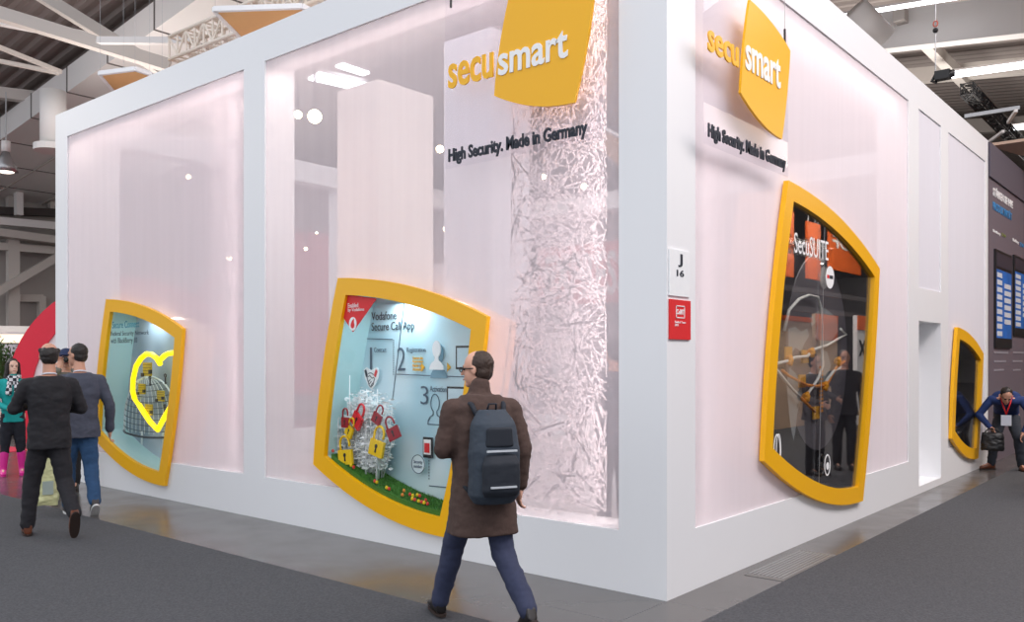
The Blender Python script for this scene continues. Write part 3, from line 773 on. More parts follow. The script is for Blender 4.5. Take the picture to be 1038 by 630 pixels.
# ------------------------------------------------------------------ hanging logo signs
PLEX = glass_mat('clear_acrylic', 1.09, (.97, .97, .98))
def hang_sign(axis, off, u0, u1, z0, z1, logoTL, ls, secu, smart, slog, label):
    # coordinates on the plane off in front of the wall
    f = (lambda a, b_, w_: Vector((a, -off - w_, b_))) if axis == 'Y' else (lambda a, b_, w_: Vector((off + w_, a, b_)))
    t = thing('hanging_sign', label, 'sign', f((u0 + u1) / 2, z0, 0))
    L_ = []
    L_.append(MB().prism([(u0, z0), (u1, z0), (u1, z1), (u0, z1)], f, .008).build('acrylic_sheet', PLEX, t))
    L_.append(MB().prism(shape(logoTL[0], logoTL[1], ls), lambda a, b_, w_: f(a, b_, .010 + w_), .02).build('logo_plate', YEL, t))
    dp = lambda w_: -off - w_ if axis == 'Y' else off + w_
    L_.append(text('lettering', 'secu', YEL, t, *secu, axis, dp(.010), .012, .02))
    L_.append(text('lettering', 'smart', WTXT, t, *smart, axis, dp(.031), .006, .02))
    L_.append(text('lettering', 'High Security. Made in Germany', INK, t, *slog, axis, dp(.010), .010, .03))
    for uu in (u0 + .06, u1 - .06):
        L_.append(MB().tube([f(uu, z1 - .08, .004), f(uu, 8.5, .004)], .003, 5).build('wire', METAL, t))
        c_ = MB().tube([f(uu, z1 - .10, .004), f(uu, z1 + .02, .004)], .010, 8).build('clip', BLACK, t); L_.append(c_)
    local(t, *L_)
OF = .10
Yp = -OF
def U(px, py): return onY(px, py, Yp)
hang_sign('Y', OF, U(452, 100).x, U(611.5, 100).x, U(611.5, 140).z, 4.55, (U(519, 0).x, U(503, 98).z + 1.73 * .425), .425,
          (U(456, 90).x, U(501.5, 90).x, U(457, 91).z, U(457, 66).z), (U(508, 75).x, U(578.5, 60).x, U(510, 78).z, U(574, 32).z),
          (U(456, 150).x, U(596.5, 140).x, U(456, 168.5).z, U(456, 151.5).z), 'clear hanging sign with yellow logo on the front wall side')
Xp = OF
def V(px, py): return onX(px, py, Xp)
hang_sign('X', OF, V(712.5, 100).y, V(798, 100).y, V(713, 145).z, 4.30, (V(757, 0).y - .01, V(748, 95).z + 1.73 * .425), .425,
          (V(715.5, 50).y, V(746.5, 60).y, V(716, 52).z, V(716, 30).z), (V(751.5, 60).y, V(787, 80).y, V(752, 71).z, V(786, 62).z),
          (V(716, 130).y, V(794.5, 160).y, V(716, 143).z, V(716, 124.5).z), 'clear hanging sign with yellow logo on the right wall side')

# ------------------------------------------------------------------ stand number plates at the corner
def plate(z0, z1, m, label):
    t = thing('number_plate' if m is not RED else 'guide_plate', label, 'sign', (0.003, .14, z0))
    return t
t = plate(2.04, 2.37, WTXT, 'white plate reading J 16 on the corner post')
L_ = [MB().box(.002, .010, .02, .30, 2.055, 2.37).build('plate', mat('plate_white', (246, 249, 252), .4), t),
      text('lettering', 'J', INK, t, .135, .195, 2.255, 2.345, 'X', .010, .003, .02), text('lettering', '16', INK, t, .115, .215, 2.19, 2.235, 'X', .010, .003, .02)]
local(t, *L_)
t = plate(1.76, 2.03, RED, 'red plate with small white framed letters below the J 16 plate')
b = MB()
for (a, b_, c_, d_) in ((.10, .22, 1.985, 1.991), (.10, .22, 1.905, 1.911), (.10, .106, 1.905, 1.991), (.214, .22, 1.905, 1.991)): b.box(.0125, .0155, a, b_, c_, d_)
L_ = [MB().box(.002, .012, .02, .31, 1.76, 2.03).build('plate', RED, t), b.build('border', WTXT, t),
      text('lettering', 'CeBIT', WTXT, t, .106, .214, 1.93, 1.965, 'X', .012, .003, .02), text('lettering', 'Guided Tours\n2015', WTXT, t, .085, .235, 1.85, 1.885, 'X', .012, .003)]
local(t, *L_)
# ------------------------------------------------------------------ people
def skin_mat(n, rgb): return mat(n, rgb, .55, var=.05, scale=30)
SKIN = skin_mat('skin_light', (224, 172, 148)); SKIN2 = skin_mat('skin_warm', (204, 152, 128)); SKIN3 = skin_mat('skin_pale', (236, 194, 172))
HAIRD = mat('hair_dark', (34, 28, 26), .5, var=.3, scale=60, bump=.5); HAIRB = mat('hair_brown', (62, 46, 38), .6, var=.3, scale=60, bump=.5)
def V3(*a): return Vector(a)
def mirror_fill(J):
    D = dict(shL=(-.185, 0, 1.385), elL=(-.25, -.03, 1.13), wrL=(-.25, .05, .88), hipL=(-.09, 0, .92), knL=(-.10, .02, .50), anL=(-.10, 0, .09), toL=(0, 1, 0),
             neck=(0, 0, 1.50), head=(0, .02, 1.635), hy=0, hp=0, hr=0,
             spine=[((0, 0, .86), .165, .115), ((0, 0, .98), .155, .105), ((0, 0, 1.12), .145, .10), ((0, 0, 1.28), .165, .115), ((0, 0, 1.39), .152, .10), ((0, 0, 1.47), .085, .072)])
    for k in ('sh', 'el', 'wr', 'hip', 'kn', 'an', 'to'):
        a = D[k + 'L']; D[k + 'R'] = (-a[0], a[1], a[2])
    D.update(J); return D
def hand(b, wr, d, nrm, side, curl=.5, size=1.0):
    d = d.normalized(); nrm = (nrm - d * nrm.dot(d)).normalized(); lat = d.cross(nrm).normalized() * side   # lat points to the thumb side
    c = wr + d * .045 * size
    M = Matrix((lat, d, nrm)).transposed()
    b.sphere(c, (.040 * size, .052 * size, .016 * size), 12, 8, M)
    b.cap(wr - d * .02, wr + d * .02, .027 * size, .028 * size, 10)
    for i, (o, L) in enumerate(((.033, .068), (.011, .078), (-.012, .072), (-.034, .056))):
        p = wr + d * (.085 * size) + lat * o * size; dd = d.copy(); ax = lat * (1 if True else -1)
        for j, f_ in enumerate((.45, .32, .25)):
            rot = Matrix.Rotation(-curl * (.5 + .35 * j) * side, 3, lat); dd = rot @ dd
            q = p + dd * L * f_ * size; b.cap(p, q, (.0088 - j * .0008) * size, (.0082 - j * .0008) * size, 8); p = q
    p = wr + d * .03 * size + lat * .035 * size; q = p + (d * .5 + lat * .8).normalized() * .034 * size; b.cap(p, q, .011 * size, .0098 * size, 8)
    r = q + (d * .9 + lat * .25 + nrm * .15).normalized() * .03 * size; b.cap(q, r, .0098 * size, .008 * size, 8)
def sections(sp, ex, s, scale=(1, 1)):
    out = []; n = len(sp); P = [Vector(p[0]) for p in sp]
    for i in range(n):
        t = (P[min(i + 1, n - 1)] - P[max(i - 1, 0)]).normalized(); x = Vector((1, 0, 0)); f_ = t.cross(x).normalized()
        out.append((P[i] * s, x * (sp[i][1] + ex) * s * scale[0], f_ * (sp[i][2] + ex) * s * scale[1]))
    return out
def person(label, loc, rz, J, skin, top, topc, hem, legs, shoes, hair='short', hairm=HAIRD, s=1.0, sleeve=.0, hemr=(.19, .15), boots=False, group=None, voxel=.006, flare=0, curlL=.6, curlR=.6, shirt=None, glasses=False, beard=None, collar=None):
    J = mirror_fill(J); g = lambda k: Vector(J[k]) * s
    t = thing('person', label, 'person', loc, rz, group)
    HM_ = Matrix.Rotation(J['hy'], 3, 'Z') @ Matrix.Rotation(J['hp'], 3, 'X') @ Matrix.Rotation(J['hr'], 3, 'Y')
    hc = g('head'); h = lambda x, y, z: hc + HM_ @ (Vector((x, y, z)) * s)
    b = MB()
    b.loft(sections(J['spine'], 0, s))
    b.cap(g('neck') - Vector((0, 0, .03)) * s, h(0, -.02, -.06), .058 * s, .052 * s)
    b.sphere(h(0, -.008, .03), (.074 * s, .092 * s, .088 * s), 16, 12, HM_); b.sphere(h(0, .022, -.035), (.058 * s, .068 * s, .078 * s), 16, 12, HM_)
    b.sphere(h(0, .066, -.09), .024 * s, 10, 8); b.cap(h(0, .088, .008), h(0, .108, -.024), .008 * s, .0125 * s, 8)
    b.cap(h(-.035, .074, .022), h(.035, .074, .022), .012 * s, .012 * s, 8); b.cap(h(-.02, .086, -.06), h(.02, .086, -.06), .0075 * s, .0075 * s, 8)
    for sx in (-1, 1): b.sphere(h(sx * .074, -.008, -.006), (.010 * s, .020 * s, .030 * s), 10, 8, HM_)
    for S, sd in (('L', -1), ('R', 1)):
        sh, el, wr = g('sh' + S), g('el' + S), g('wr' + S); hp_, kn, an = g('hip' + S), g('kn' + S), g('an' + S)
        b.cap(sh, el, .05 * s, .040 * s); b.cap(el, wr, .041 * s, .027 * s); b.cap(g('neck') * .6 + sh * .4 - Vector((0, 0, .03)), sh, .045 * s, .05 * s)
        b.cap(hp_, kn, .085 * s, .055 * s); b.cap(kn, kn.lerp(an, .35), .055 * s, .056 * s); b.cap(kn.lerp(an, .35), an, .056 * s, .036 * s)
        to = Vector(J['to' + S]); b.cap(an - to * .02, an + to * .13 + Vector((0, 0, -.05)), .035 * s, .028 * s)
        d = (wr - el); nrm = Vector(J.get('pn' + S, (-sd, 0, 0))); hand(b, wr, Vector(J.get('hd' + S, tuple(d))), nrm, sd, curlL if S == 'L' else curlR, s)
    b.blob('body', skin, t, voxel, 3)
    # face details
    e = MB()
    for sx in (-1, 1): e.sphere(h(sx * .030, .078, .003), (.011 * s, .007 * s, .006 * s), 8, 6, HM_)
    e.build('eye', BLACK, t, True)
    for sx in (-1, 1): MB().cap(h(sx * .018, .089, .022), h(sx * .045, .078, .024), .004 * s, .003 * s, 6).build('eyebrow', hairm, t, True)
    MB().cap(h(-.018, .0915, -.062), h(.018, .0915, -.062), .0045 * s, .0045 * s, 6).build('lips', mat('lip_rose', (170, 88, 84), .5), t, True)
    if glasses:
        q = MB()
        for sx in (-1, 1):
            q.tube([h(sx * .034 + .022 * math.cos(a), .098, .003 + .016 * math.sin(a)) for a in [i * PI / 5 for i in range(10)]], .0028, 5, True)
            q.tube([h(sx * .056, .096, .006), h(sx * .079, .05, .008), h(sx * .083, -.01, .006)], .0038, 5)
        q.tube([h(-.012, .1, .006), h(.012, .1, .006)], .0028, 5)
        q.build('glasses', BLACK, t, True)
    # hair
    b = MB()
    if hair == 'short':
        b.sphere(h(0, -.024, .042), (.081 * s, .090 * s, .086 * s), 16, 12, HM_); b.sphere(h(0, -.045, -.01), (.074 * s, .062 * s, .07 * s), 16, 12, HM_)
    elif hair == 'balding':
        b.sphere(h(0, -.034, .018), (.083 * s, .080 * s, .076 * s), 16, 12, HM_); b.sphere(h(0, -.045, -.02), (.074 * s, .062 * s, .065 * s), 16, 12, HM_)
        for sx in (-1, 1): b.cap(h(sx * .06, .02, .04), h(sx * .068, -.03, .05), .018 * s, .024 * s)
    elif hair == 'receding':
        b.sphere(h(0, -.034, .034), (.081 * s, .082 * s, .084 * s), 16, 12, HM_); b.sphere(h(0, -.045, -.015), (.075 * s, .062 * s, .07 * s), 16, 12, HM_)
    elif hair == 'long':
        b.sphere(h(0, -.022, .044), (.083 * s, .094 * s, .088 * s), 16, 12, HM_)
        b.loft([(h(0, -.05, .05), HM_ @ V3(.085, 0, 0), HM_ @ V3(0, .06, 0)), (h(0, -.055, -.06), HM_ @ V3(.09, 0, 0), HM_ @ V3(0, .05, 0)), (h(0, -.075, -.17), HM_ @ V3(.105, 0, 0), HM_ @ V3(0, .04, 0)), (h(0, -.08, -.27), HM_ @ V3(.08, 0, 0), HM_ @ V3(0, .03, 0))])
        for sx in (-1, 1): b.cap(h(sx * .072, .02, .05), h(sx * .088, 0, -.16), .022 * s, .028 * s)
    if hair != 'cap': b.blob('hair', hairm, t, .007, 2, .004, 30)
    else:
        b.sphere(h(0, -.008, .05), (.084 * s, .10 * s, .080 * s), 16, 12, HM_)
        b.loft([(h(0, .06, .04), HM_ @ V3(.065, 0, 0), HM_ @ V3(0, .07, 0)), (h(0, .06, .052), HM_ @ V3(.065, 0, 0), HM_ @ V3(0, .07, 0))])
        b.blob('cap', hairm, t, .007, 2)
    # trousers
    b = MB(); sp = J['spine']
    b.loft(sections(sp[:3], .012, s)); pv = Vector(sp[0][0]) * s
    for S, sd in (('L', -1), ('R', 1)):
        hp_, kn, an = g('hip' + S), g('kn' + S), g('an' + S)
        b.cap(hp_.lerp(pv, .25), kn, .103 * s, (.076 + flare) * s, 16)
        e2 = kn.lerp(an, .55) if boots else an - (an - kn).normalized() * .01
        b.cap(kn, e2, (.076 + flare) * s, (.062 + flare) * s if not boots else .05 * s, 16)
    b.blob('trousers', legs, t, .011, 4, .008, 9)
    # shoes
    for S in 'LR':
        kn, an = g('kn' + S), g('an' + S); to = Vector(J['to' + S]).normalized(); dn = Vector((0, 0, -1)); dn = (dn - to * dn.dot(to)).normalized()
        b = MB(); rt = to.cross(dn)
        b.loft([(an + dn * .082 * s - to * .07 * s + to * 0, rt * .03 * s, to * .0), (an, rt * .04, to * .05)][:0] or
               [(an + dn * .025 * s - to * .055 * s, rt * .034 * s, dn * .055 * s), (an + dn * .03 * s + to * .02 * s, rt * .040 * s, dn * .052 * s), (an + dn * .045 * s + to * .09 * s, rt * .046 * s, dn * .036 * s), (an + dn * .055 * s + to * .155 * s, rt * .040 * s, dn * .026 * s), (an + dn * .06 * s + to * .195 * s, rt * .024 * s, dn * .018 * s)], 14)
        if boots: b.cap(an + dn * .02, an.lerp(kn, .62), .048 * s, .062 * s)
        o = b.blob('boot' if boots else 'shoe', shoes, t, .009, 3)
        b = MB(); b.loft([(an + dn * .072 * s + to * .06 * s, rt * .043 * s, to * .142 * s), (an + dn * .088 * s + to * .06 * s, rt * .043 * s, to * .142 * s)], 16)
        b.build('sole', SOLEW if shoes.name.startswith('sneaker') else (shoes if boots else mat('sole_dark', (48, 34, 28), .7)), o)
    # top
    b = MB(); ex = .029 if top in ('coat',) else (.019 if top in ('jacket',) else .012)
    secs = sections(sp[1:], ex, s, (1.03, 1.06)); p0 = Vector(sp[0][0]) * s
    base = Vector((0, 0, 0)) + Vector(J.get('hemc', (p0.x / s, p0.y / s, hem))) * s; up = (secs[0][0] - base).normalized(); x = Vector((1, 0, 0)); fv = up.cross(x).normalized()
    low = [(base, x * hemr[0] * s, fv * hemr[1] * s), (base.lerp(secs[0][0], .5), x * (hemr[0] * .5 + secs[0][1].length * .5 / s) * s, fv * (hemr[1] * .5 + secs[0][2].length * .5 / s) * s)]
    b.loft(low + secs, 28)
    for S, sd in (('L', -1), ('R', 1)):
        sh, el, wr = g('sh' + S), g('el' + S), g('wr' + S)
        r0 = .050 + ex * .6
        b.cap(g('neck') * .55 + sh * .45 - Vector((0, 0, .045)) * s, sh, (.05 + ex * .5) * s, (r0 + .004) * s, 14); b.cap(sh, el, (r0 + .004) * s, (r0 - .006) * s, 14); b.cap(el, el.lerp(wr, .93), (r0 - .004) * s, (r0 - .018) * s, 14)
    if top in ('coat', 'sweater'): b.cap(g('neck') - Vector((0, 0, .03)) * s, g('neck') + Vector((0, 0, .012 if top == 'coat' else -.005)) * s, .078 * s, .072 * s if top == 'coat' else .062 * s)
    b.blob({'coat': 'coat', 'jacket': 'suit_jacket', 'sweater': 'sweater'}[top], topc, t, .010, 4, .009 if top != 'sweater' else .005, 8)
    if shirt:
        MB().tube([g('neck') + Vector((.058 * math.cos(a), .058 * math.sin(a) - .008, -.020 - .012 * math.sin(a))) * s for a in [i * PI / 8 for i in range(16)]], .008 * s, 6, True).build('shirt_collar', shirt, t, True)
    return t, J, g, h

SOLEW = mat('sole_white', (230, 230, 228), .6)
BLK = mat('suit_black', (30, 29, 34), .8, var=.15, scale=40); GRY = mat('blazer_grey', (72, 76, 90), .85, var=.12, scale=60); BRN = mat('coat_brown', (78, 60, 54), .9, var=.2, scale=50, bump=.3)
NAVY = mat('trousers_navy', (52, 58, 84), .85, var=.2, scale=40); CHAR = mat('trousers_charcoal', (34, 33, 38), .85, var=.15, scale=40); JEAN = mat('jeans_blue', (44, 78, 116), .85, var=.3, scale=30)
JDARK = mat('jeans_dark', (48, 54, 64), .85, var=.2, scale=30); BROWNL = mat('leather_brown', (104, 58, 38), .35, var=.2); BLKL = mat('leather_black', (30, 26, 26), .4)
SNK = mat('sneaker_grey', (70, 66, 66), .7); PINK = mat('boot_pink', (226, 40, 150), .5); TEAL = mat('sweater_teal', (20, 160, 158), .85, var=.1, scale=50); NVS = mat('sweater_navy', (38, 58, 108), .9, var=.15, scale=60)
SHW = mat('shirt_white', (226, 230, 240), .7)

# the walker with the backpack
Wl = onZ(489, 636, 0); Wl.z = .006
Jw = dict(spine=[((0, 0, .86), .165, .12), ((0, 0, .98), .155, .11), ((0, .01, 1.12), .15, .105), ((0, .03, 1.28), .17, .12), ((0, .035, 1.39), .158, .11), ((0, .035, 1.47), .088, .078)],
          neck=(0, .05, 1.50), head=(0, .10, 1.63), hy=.80, hp=-.06, shL=(-.195, .03, 1.375), shR=(.195, .0, 1.375), elL=(-.25, .03, 1.13), wrL=(-.10, .25, 1.10), pnL=(1, 0, 0),
          elR=(.24, -.08, 1.13), wrR=(.235, -.05, .88), hipL=(-.09, .03, .90), hipR=(.09, -.03, .90), knL=(-.12, .20, .50), anL=(-.18, .33, .10), toL=(0, 1, .04),
          knR=(.11, -.06, .49), anR=(.17, -.34, .17), toR=(0, .86, -.5))
pw = person('man in brown coat striding past with dark backpack and glasses', Wl, math.radians(62), Jw, SKIN, 'coat', BRN, .60, NAVY, BLKL, 'receding', HAIRB, .955, hemr=(.225, .185), glasses=True)
def world_of(t, p): return Matrix.Translation(t.location) @ Matrix.Rotation(t.rotation_euler.z, 4, 'Z') @ Vector(p)
bp = thing('backpack', 'dark slate backpack with pale reflective strips on the brown coat', 'backpack', world_of(pw[0], (0, -.20, .78)), math.radians(62))
SL = mat('backpack_slate', (52, 62, 74), .75, var=.15, scale=40); SLD = mat('backpack_dark', (30, 36, 46), .75, var=.15, scale=40)
b = MB(); b.loft([((0, .015, .0), (.13, 0, 0), (0, .09, 0)), ((0, .0, .06), (.165, 0, 0), (0, .12, 0)), ((0, 0, .35), (.165, 0, 0), (0, .12, 0)), ((0, .02, .54), (.145, 0, 0), (0, .10, 0)), ((0, .04, .63), (.09, 0, 0), (0, .055, 0))], 24)
b.blob('main_compartment', SL, bp, .010, 3, .004, 12)
b = MB(); b.loft([((0, -.115, .06), (.11, 0, 0), (0, .03, 0)), ((0, -.125, .1), (.125, 0, 0), (0, .045, 0)), ((0, -.125, .28), (.125, 0, 0), (0, .045, 0)), ((0, -.11, .34), (.10, 0, 0), (0, .03, 0))], 20)
b.blob('front_pocket', SLD, bp, .009, 3, .003, 14)
b = MB(); b.loft([((0, -.095, .39), (.095, 0, 0), (0, .028, 0)), ((0, -.095, .52), (.085, 0, 0), (0, .026, 0))], 20); b.blob('upper_pocket', SLD, bp, .009, 3)
for z, wd in ((.36, .10), (.125, .085)): MB().box(-wd, wd, -.176 if z < .3 else -.145, -.13, z, z + .012).build('reflective_strip', mat('strip_silver', (200, 206, 212), .4), bp)
for sx in (-1, 1):
    MB().tube([(sx * .09, .06, .58), (sx * .11, .12, .665), (sx * .13, .24, .68), (sx * .145, .37, .61), (sx * .15, .40, .48), (sx * .16, .38, .30), (sx * .165, .15, .12), (sx * .13, .05, .06)], .017, 8).build('shoulder_strap', SLD, bp, True)
MB().tube([(-.03, .05, .62), (-.025, .03, .67), (.025, .03, .67), (.03, .05, .62)], .008, 6).build('grab_handle', SLD, bp, True)

# the man in the black suit, from behind
bp.scale = (.92, .92, .86)
# the man in the black suit, from behind
m1 = onZ(50, 543, 0); m1.z = .006
J1 = dict(hipL=(-.09, 0, .94), knL=(-.13, .10, .51), anL=(-.165, .12, .09), knR=(.12, -.02, .50), anR=(.17, -.28, .22), toR=(0, .45, -.9), toL=(0, 1, 0),
          elL=(-.28, .04, 1.17), wrL=(-.12, .27, 1.20), elR=(.27, .02, 1.16), wrR=(.12, .27, 1.16), pnL=(1, 0, 0), pnR=(-1, 0, 0), head=(0, .03, 1.65))
person('balding man in black suit walking away from the camera', m1, math.radians(74), J1, SKIN2, 'jacket', BLK, .80, CHAR, BROWNL, 'balding', HAIRD, 1.0, hemr=(.185, .14), shirt=SHW)
# the man in the grey blazer and jeans
m2 = onZ(81, 521, 0); m2.z = .0
J2 = dict(head=(-.02, .05, 1.65), hy=.75, knL=(-.10, .12, .51), anL=(-.10, .10, .09), knR=(.10, -.02, .50), anR=(.12, -.20, .15), toR=(0, .8, -.6), wrL=(-.27, .10, .84), elL=(-.28, 0, 1.12), elR=(.28, -.02, 1.13), wrR=(.29, .06, .86))
p2_ = person('dark-haired man in grey blazer and blue jeans beside the heart vitrine', m2, math.radians(72), J2, SKIN2, 'jacket', GRY, .80, JEAN, SNK, 'short', HAIRD, 1.01, hemr=(.20, .15), shirt=SHW)
hb = world_of(p2_[0], (-.29, .13, .78))
bg = thing('plastic_bag', 'pale yellow plastic carrier bag hanging between the walking men', 'bag', (hb.x, hb.y, .10), math.radians(72))
PB = mat('bag_yellow', (222, 222, 168), .45, var=.08, scale=12)
b = MB(); b.loft([((0, 0, 0), (.10, 0, 0), (0, .03, 0)), ((0, 0, .05), (.11, 0, 0), (0, .045, 0)), ((0, 0, .30), (.095, 0, 0), (0, .035, 0)), ((0, 0, .44), (.06, 0, 0), (0, .03, 0)), ((0, 0, .52), (.03, 0, 0), (0, .018, 0))], 20)
b.blob('bag_body', PB, bg, .008, 2, .012, 10)
b = MB()
for sx in (-1, 1): b.tube([(sx * .03, 0, .48), (sx * .03, 0, .60), (0, 0, .67)], .009, 6)
b.build('carry_handle', PB, bg, True)
MB().box(-.05, .05, -.056, -.044, .12, .26).build('printed_patch', mat('bag_print', (170, 184, 176), .5), bg)

# woman with scarf
wm = onZ(13, 481, 0)
dx, dy = CAM.x - wm.x, CAM.y - wm.y
Jf = dict(hipL=(-.085, 0, .90), knL=(-.10, .0, .49), anL=(-.125, 0, .09), knR=(.10, 0, .49), anR=(.125, 0.02, .09), elL=(-.24, .02, 1.10), wrL=(-.06, .22, 1.05), elR=(.24, .02, 1.10), wrR=(.06, .24, 1.01), pnL=(1, 0, 0), pnR=(-1, 0, 0), hy=.25,
          spine=[((0, 0, .86), .155, .11), ((0, 0, .98), .14, .10), ((0, 0, 1.10), .122, .09), ((0, 0, 1.27), .145, .115), ((0, 0, 1.39), .135, .09), ((0, 0, 1.47), .08, .07)], shL=(-.155, 0, 1.39), shR=(.155, 0, 1.39))
pf = person('woman in teal sweater with black and white scarf and pink boots', wm, math.atan2(-dx, dy), Jf, SKIN3, 'sweater', TEAL, .80, mat('leggings_black', (28, 30, 40), .85), PINK, 'long', HAIRD, .93, hemr=(.16, .12), boots=True)
SCF = mat('scarf_check', (190, 190, 196), .9)
ck = SCF.node_tree; n1 = ck.nodes.new('ShaderNodeTexChecker'); n1.inputs['Scale'].default_value = 22; n1.inputs[1].default_value = (.75, .75, .78, 1); n1.inputs[2].default_value = (.02, .02, .03, 1)
tcn = ck.nodes.new('ShaderNodeTexCoord'); ck.links.new(tcn.outputs['Object'], n1.inputs[0]); ck.links.new(n1.outputs[0], ck.nodes['Principled BSDF'].inputs['Base Color'])
b = MB(); b.tube([(.075 * math.cos(a), .075 * math.sin(a) + .01, 1.385 - .02 * math.sin(a)) for a in [i * PI / 8 for i in range(16)]], .034, 8, True)
b.cap((-.03, .09, 1.36), (-.07, .15, 1.10), .035, .045).cap((.03, .09, 1.36), (.05, .14, 1.16), .03, .04)
b.blob('scarf', SCF, pf[0], .01, 2, .008, 20)

# person with cap lifting a camera
ph = CAM + ray(67, 364) * 10.7; ph.z = 0
dx, dy = CAM.x - ph.x, CAM.y - ph.y
Jp = dict(elL=(-.26, .10, 1.20), wrL=(-.08, .18, 1.52), elR=(.26, .10, 1.20), wrR=(.08, .18, 1.52), hdL=(.3, .1, 1), hdR=(-.3, .1, 1), pnL=(0, -1, 0), pnR=(0, -1, 0))
pp = person('person in navy cap lifting a camera to the face', ph, math.atan2(-dx, dy), Jp, SKIN, 'jacket', mat('jacket_olive', (120, 118, 108), .8), .78, CHAR, BLKL, 'cap', mat('cap_navy', (34, 48, 84), .8), 1.0, hemr=(.19, .15))
c_ = thing('camera', 'small black camera held in front of the face under a navy cap', 'camera', world_of(pp[0], (0, .17, 1.58)), pp[0].rotation_euler.z)
MB().box(-.06, .06, -.02, .02, 0, .075).build('camera_body', BLACK, c_); MB().tube([(0, .02, .036), (0, .08, .036)], .028, 14).build('lens', BLACK, c_, True)

# bending man at the far end
mb = onZ(1020, 476.5, 0); dx, dy = CAM.x - mb.x, CAM.y - mb.y
Jb = dict(spine=[((0, -.24, .84), .165, .115), ((0, -.16, .93), .155, .11), ((0, -.04, 1.00), .15, .105), ((0, .12, 1.07), .17, .115), ((0, .23, 1.10), .175, .10), ((0, .28, 1.11), .10, .08)], hemc=(0, -.26, .80),
          neck=(0, .32, 1.12), head=(.0, .44, 1.14), hp=-.75, hy=.25, shL=(-.20, .22, 1.07), shR=(.20, .22, 1.07), elR=(.36, .24, .84), wrR=(.20, .36, .66), elL=(-.33, .25, .84), wrL=(-.22, .30, .60), pnR=(-1, 0, 0), pnL=(1, 0, 0),
          hipL=(-.09, -.24, .84), hipR=(.09, -.24, .84), knL=(-.16, .06, .50), knR=(.14, .04, .50), anL=(-.20, -.04, .09), anR=(.20, -.04, .09), toL=(-.25, 1, 0), toR=(.8, .7, 0))
pb_ = person('man in navy sweater bending forward at the far booth end with red lanyard', mb, math.atan2(-dx, dy), Jb, SKIN2, 'sweater', NVS, .80, JDARK, BROWNL, 'short', HAIRD, .97, hemr=(.17, .13))
MB().tube([(-.07, .30, 1.10), (-.05, .38, 1.00), (0, .39, .84)], .010, 6).tube([(.07, .30, 1.10), (.05, .38, 1.00), (0, .39, .84)], .010, 6).build('lanyard', RED, pb_[0], True)
MB().box(-.065, .065, .385, .395, .68, .83).build('name_badge', mat('badge_pale', (200, 205, 215), .4), pb_[0])
hw = world_of(pb_[0], (.17, .42, .60))
bg = thing('shoulder_bag', 'black shoulder bag held low by the bending man', 'bag', (hw.x, hw.y, .32), pb_[0].rotation_euler.z); bg.scale = (.9, .9, 1)
b = MB(); b.loft([((0, 0, 0), (.16, 0, 0), (0, .06, 0)), ((0, 0, .04), (.17, 0, 0), (0, .075, 0)), ((0, 0, .22), (.16, 0, 0), (0, .06, 0)), ((0, 0, .26), (.14, 0, 0), (0, .035, 0))], 20)
b.blob('bag_body', BLACK, bg, .009, 2, .008, 14)
MB().tube([(-.12, 0, .24), (-.06, 0, .31), (.06, 0, .31), (.12, 0, .24)], .010, 6).build('carry_handle', BLACK, bg, True)

# people reflected in the dark vitrine, standing across the aisle
for (x, y, rz, lb, a, bb) in ((1.50, 7.75, 150, 'man in dark suit in the aisle right of the booth, reflected in the tall vitrine', BLK, 1.0), (1.62, 6.9, 110, 'second man in black suit in the aisle, reflected in the tall vitrine', BLK, .96)):
    person(lb, (x, y, .006), math.radians(rz), dict(elL=(-.30, .02, 1.14), wrL=(-.15, .24, 1.05), pnL=(1, 0, 0)), SKIN2, 'jacket', a, .80, CHAR, BLKL, 'short', HAIRD, bb, hemr=(.20, .15), voxel=.009, shirt=SHW)
# person inside the booth behind the gauze
pi_ = onZ(623, 540, .05)
person('person in dark suit standing inside the booth behind the gauze', pi_, math.radians(60), dict(elL=(-.28, .06, 1.10), wrL=(-.24, .24, .92)), SKIN2, 'jacket', mat('suit_anthracite', (58, 58, 70), .8), .80, CHAR, BLKL, 'short', HAIRD, 1.0, hemr=(.20, .15), voxel=.009)
# ------------------------------------------------------------------ hall shell: gabled roof, girders, far walls
RX0 = -12.0
def rz_(x, top=13.4): return top - .113 * abs(x - RX0)
TAUPE = mat('roof_taupe', (168, 158, 154), .8, var=.04, scale=.6)
STEEL = mat('steel_cream', (196, 190, 184), .6, var=.04, scale=1)
GIRD = mat('girder_white', (226, 224, 222), .6, var=.03, scale=1)
DGREY = mat('flange_grey', (110, 106, 104), .8, var=.05, scale=1)  # even dark grey for the duct flanges
b = MB(); YA, YB_, NR = 1.0, 62.0, 150
nx = [-62, -12, 42]
# corrugated sheets: ridges run along x
for (xa, xb) in ((-62, -12), (-12, 42)):
    vs = []; k = 0; y = YA; col = []
    pitch = .5
    while y < YB_:
        for dy, dz in ((0, 0), (.16, 0), (.25, -.10), (.41, -.10)):
            col.append((y + dy, dz))
        y += pitch
    for (yy, dz) in col: vs.append((xa, yy, rz_(xa) + dz))
    for (yy, dz) in col: vs.append((xb, yy, rz_(xb) + dz))
    n_ = len(col)
    b.add(vs, [(i, i + 1, n_ + i + 1, n_ + i) for i in range(n_ - 1)])
    b.add([(xa, YA, rz_(xa) + .4), (xb, YA, rz_(xb) + .4), (xb, YB_, rz_(xb) + .4), (xa, YB_, rz_(xa) + .4)], [(0, 1, 2, 3)])
struct(b.build('ceiling', TAUPE), 'corrugated taupe roof of the exhibition hall')

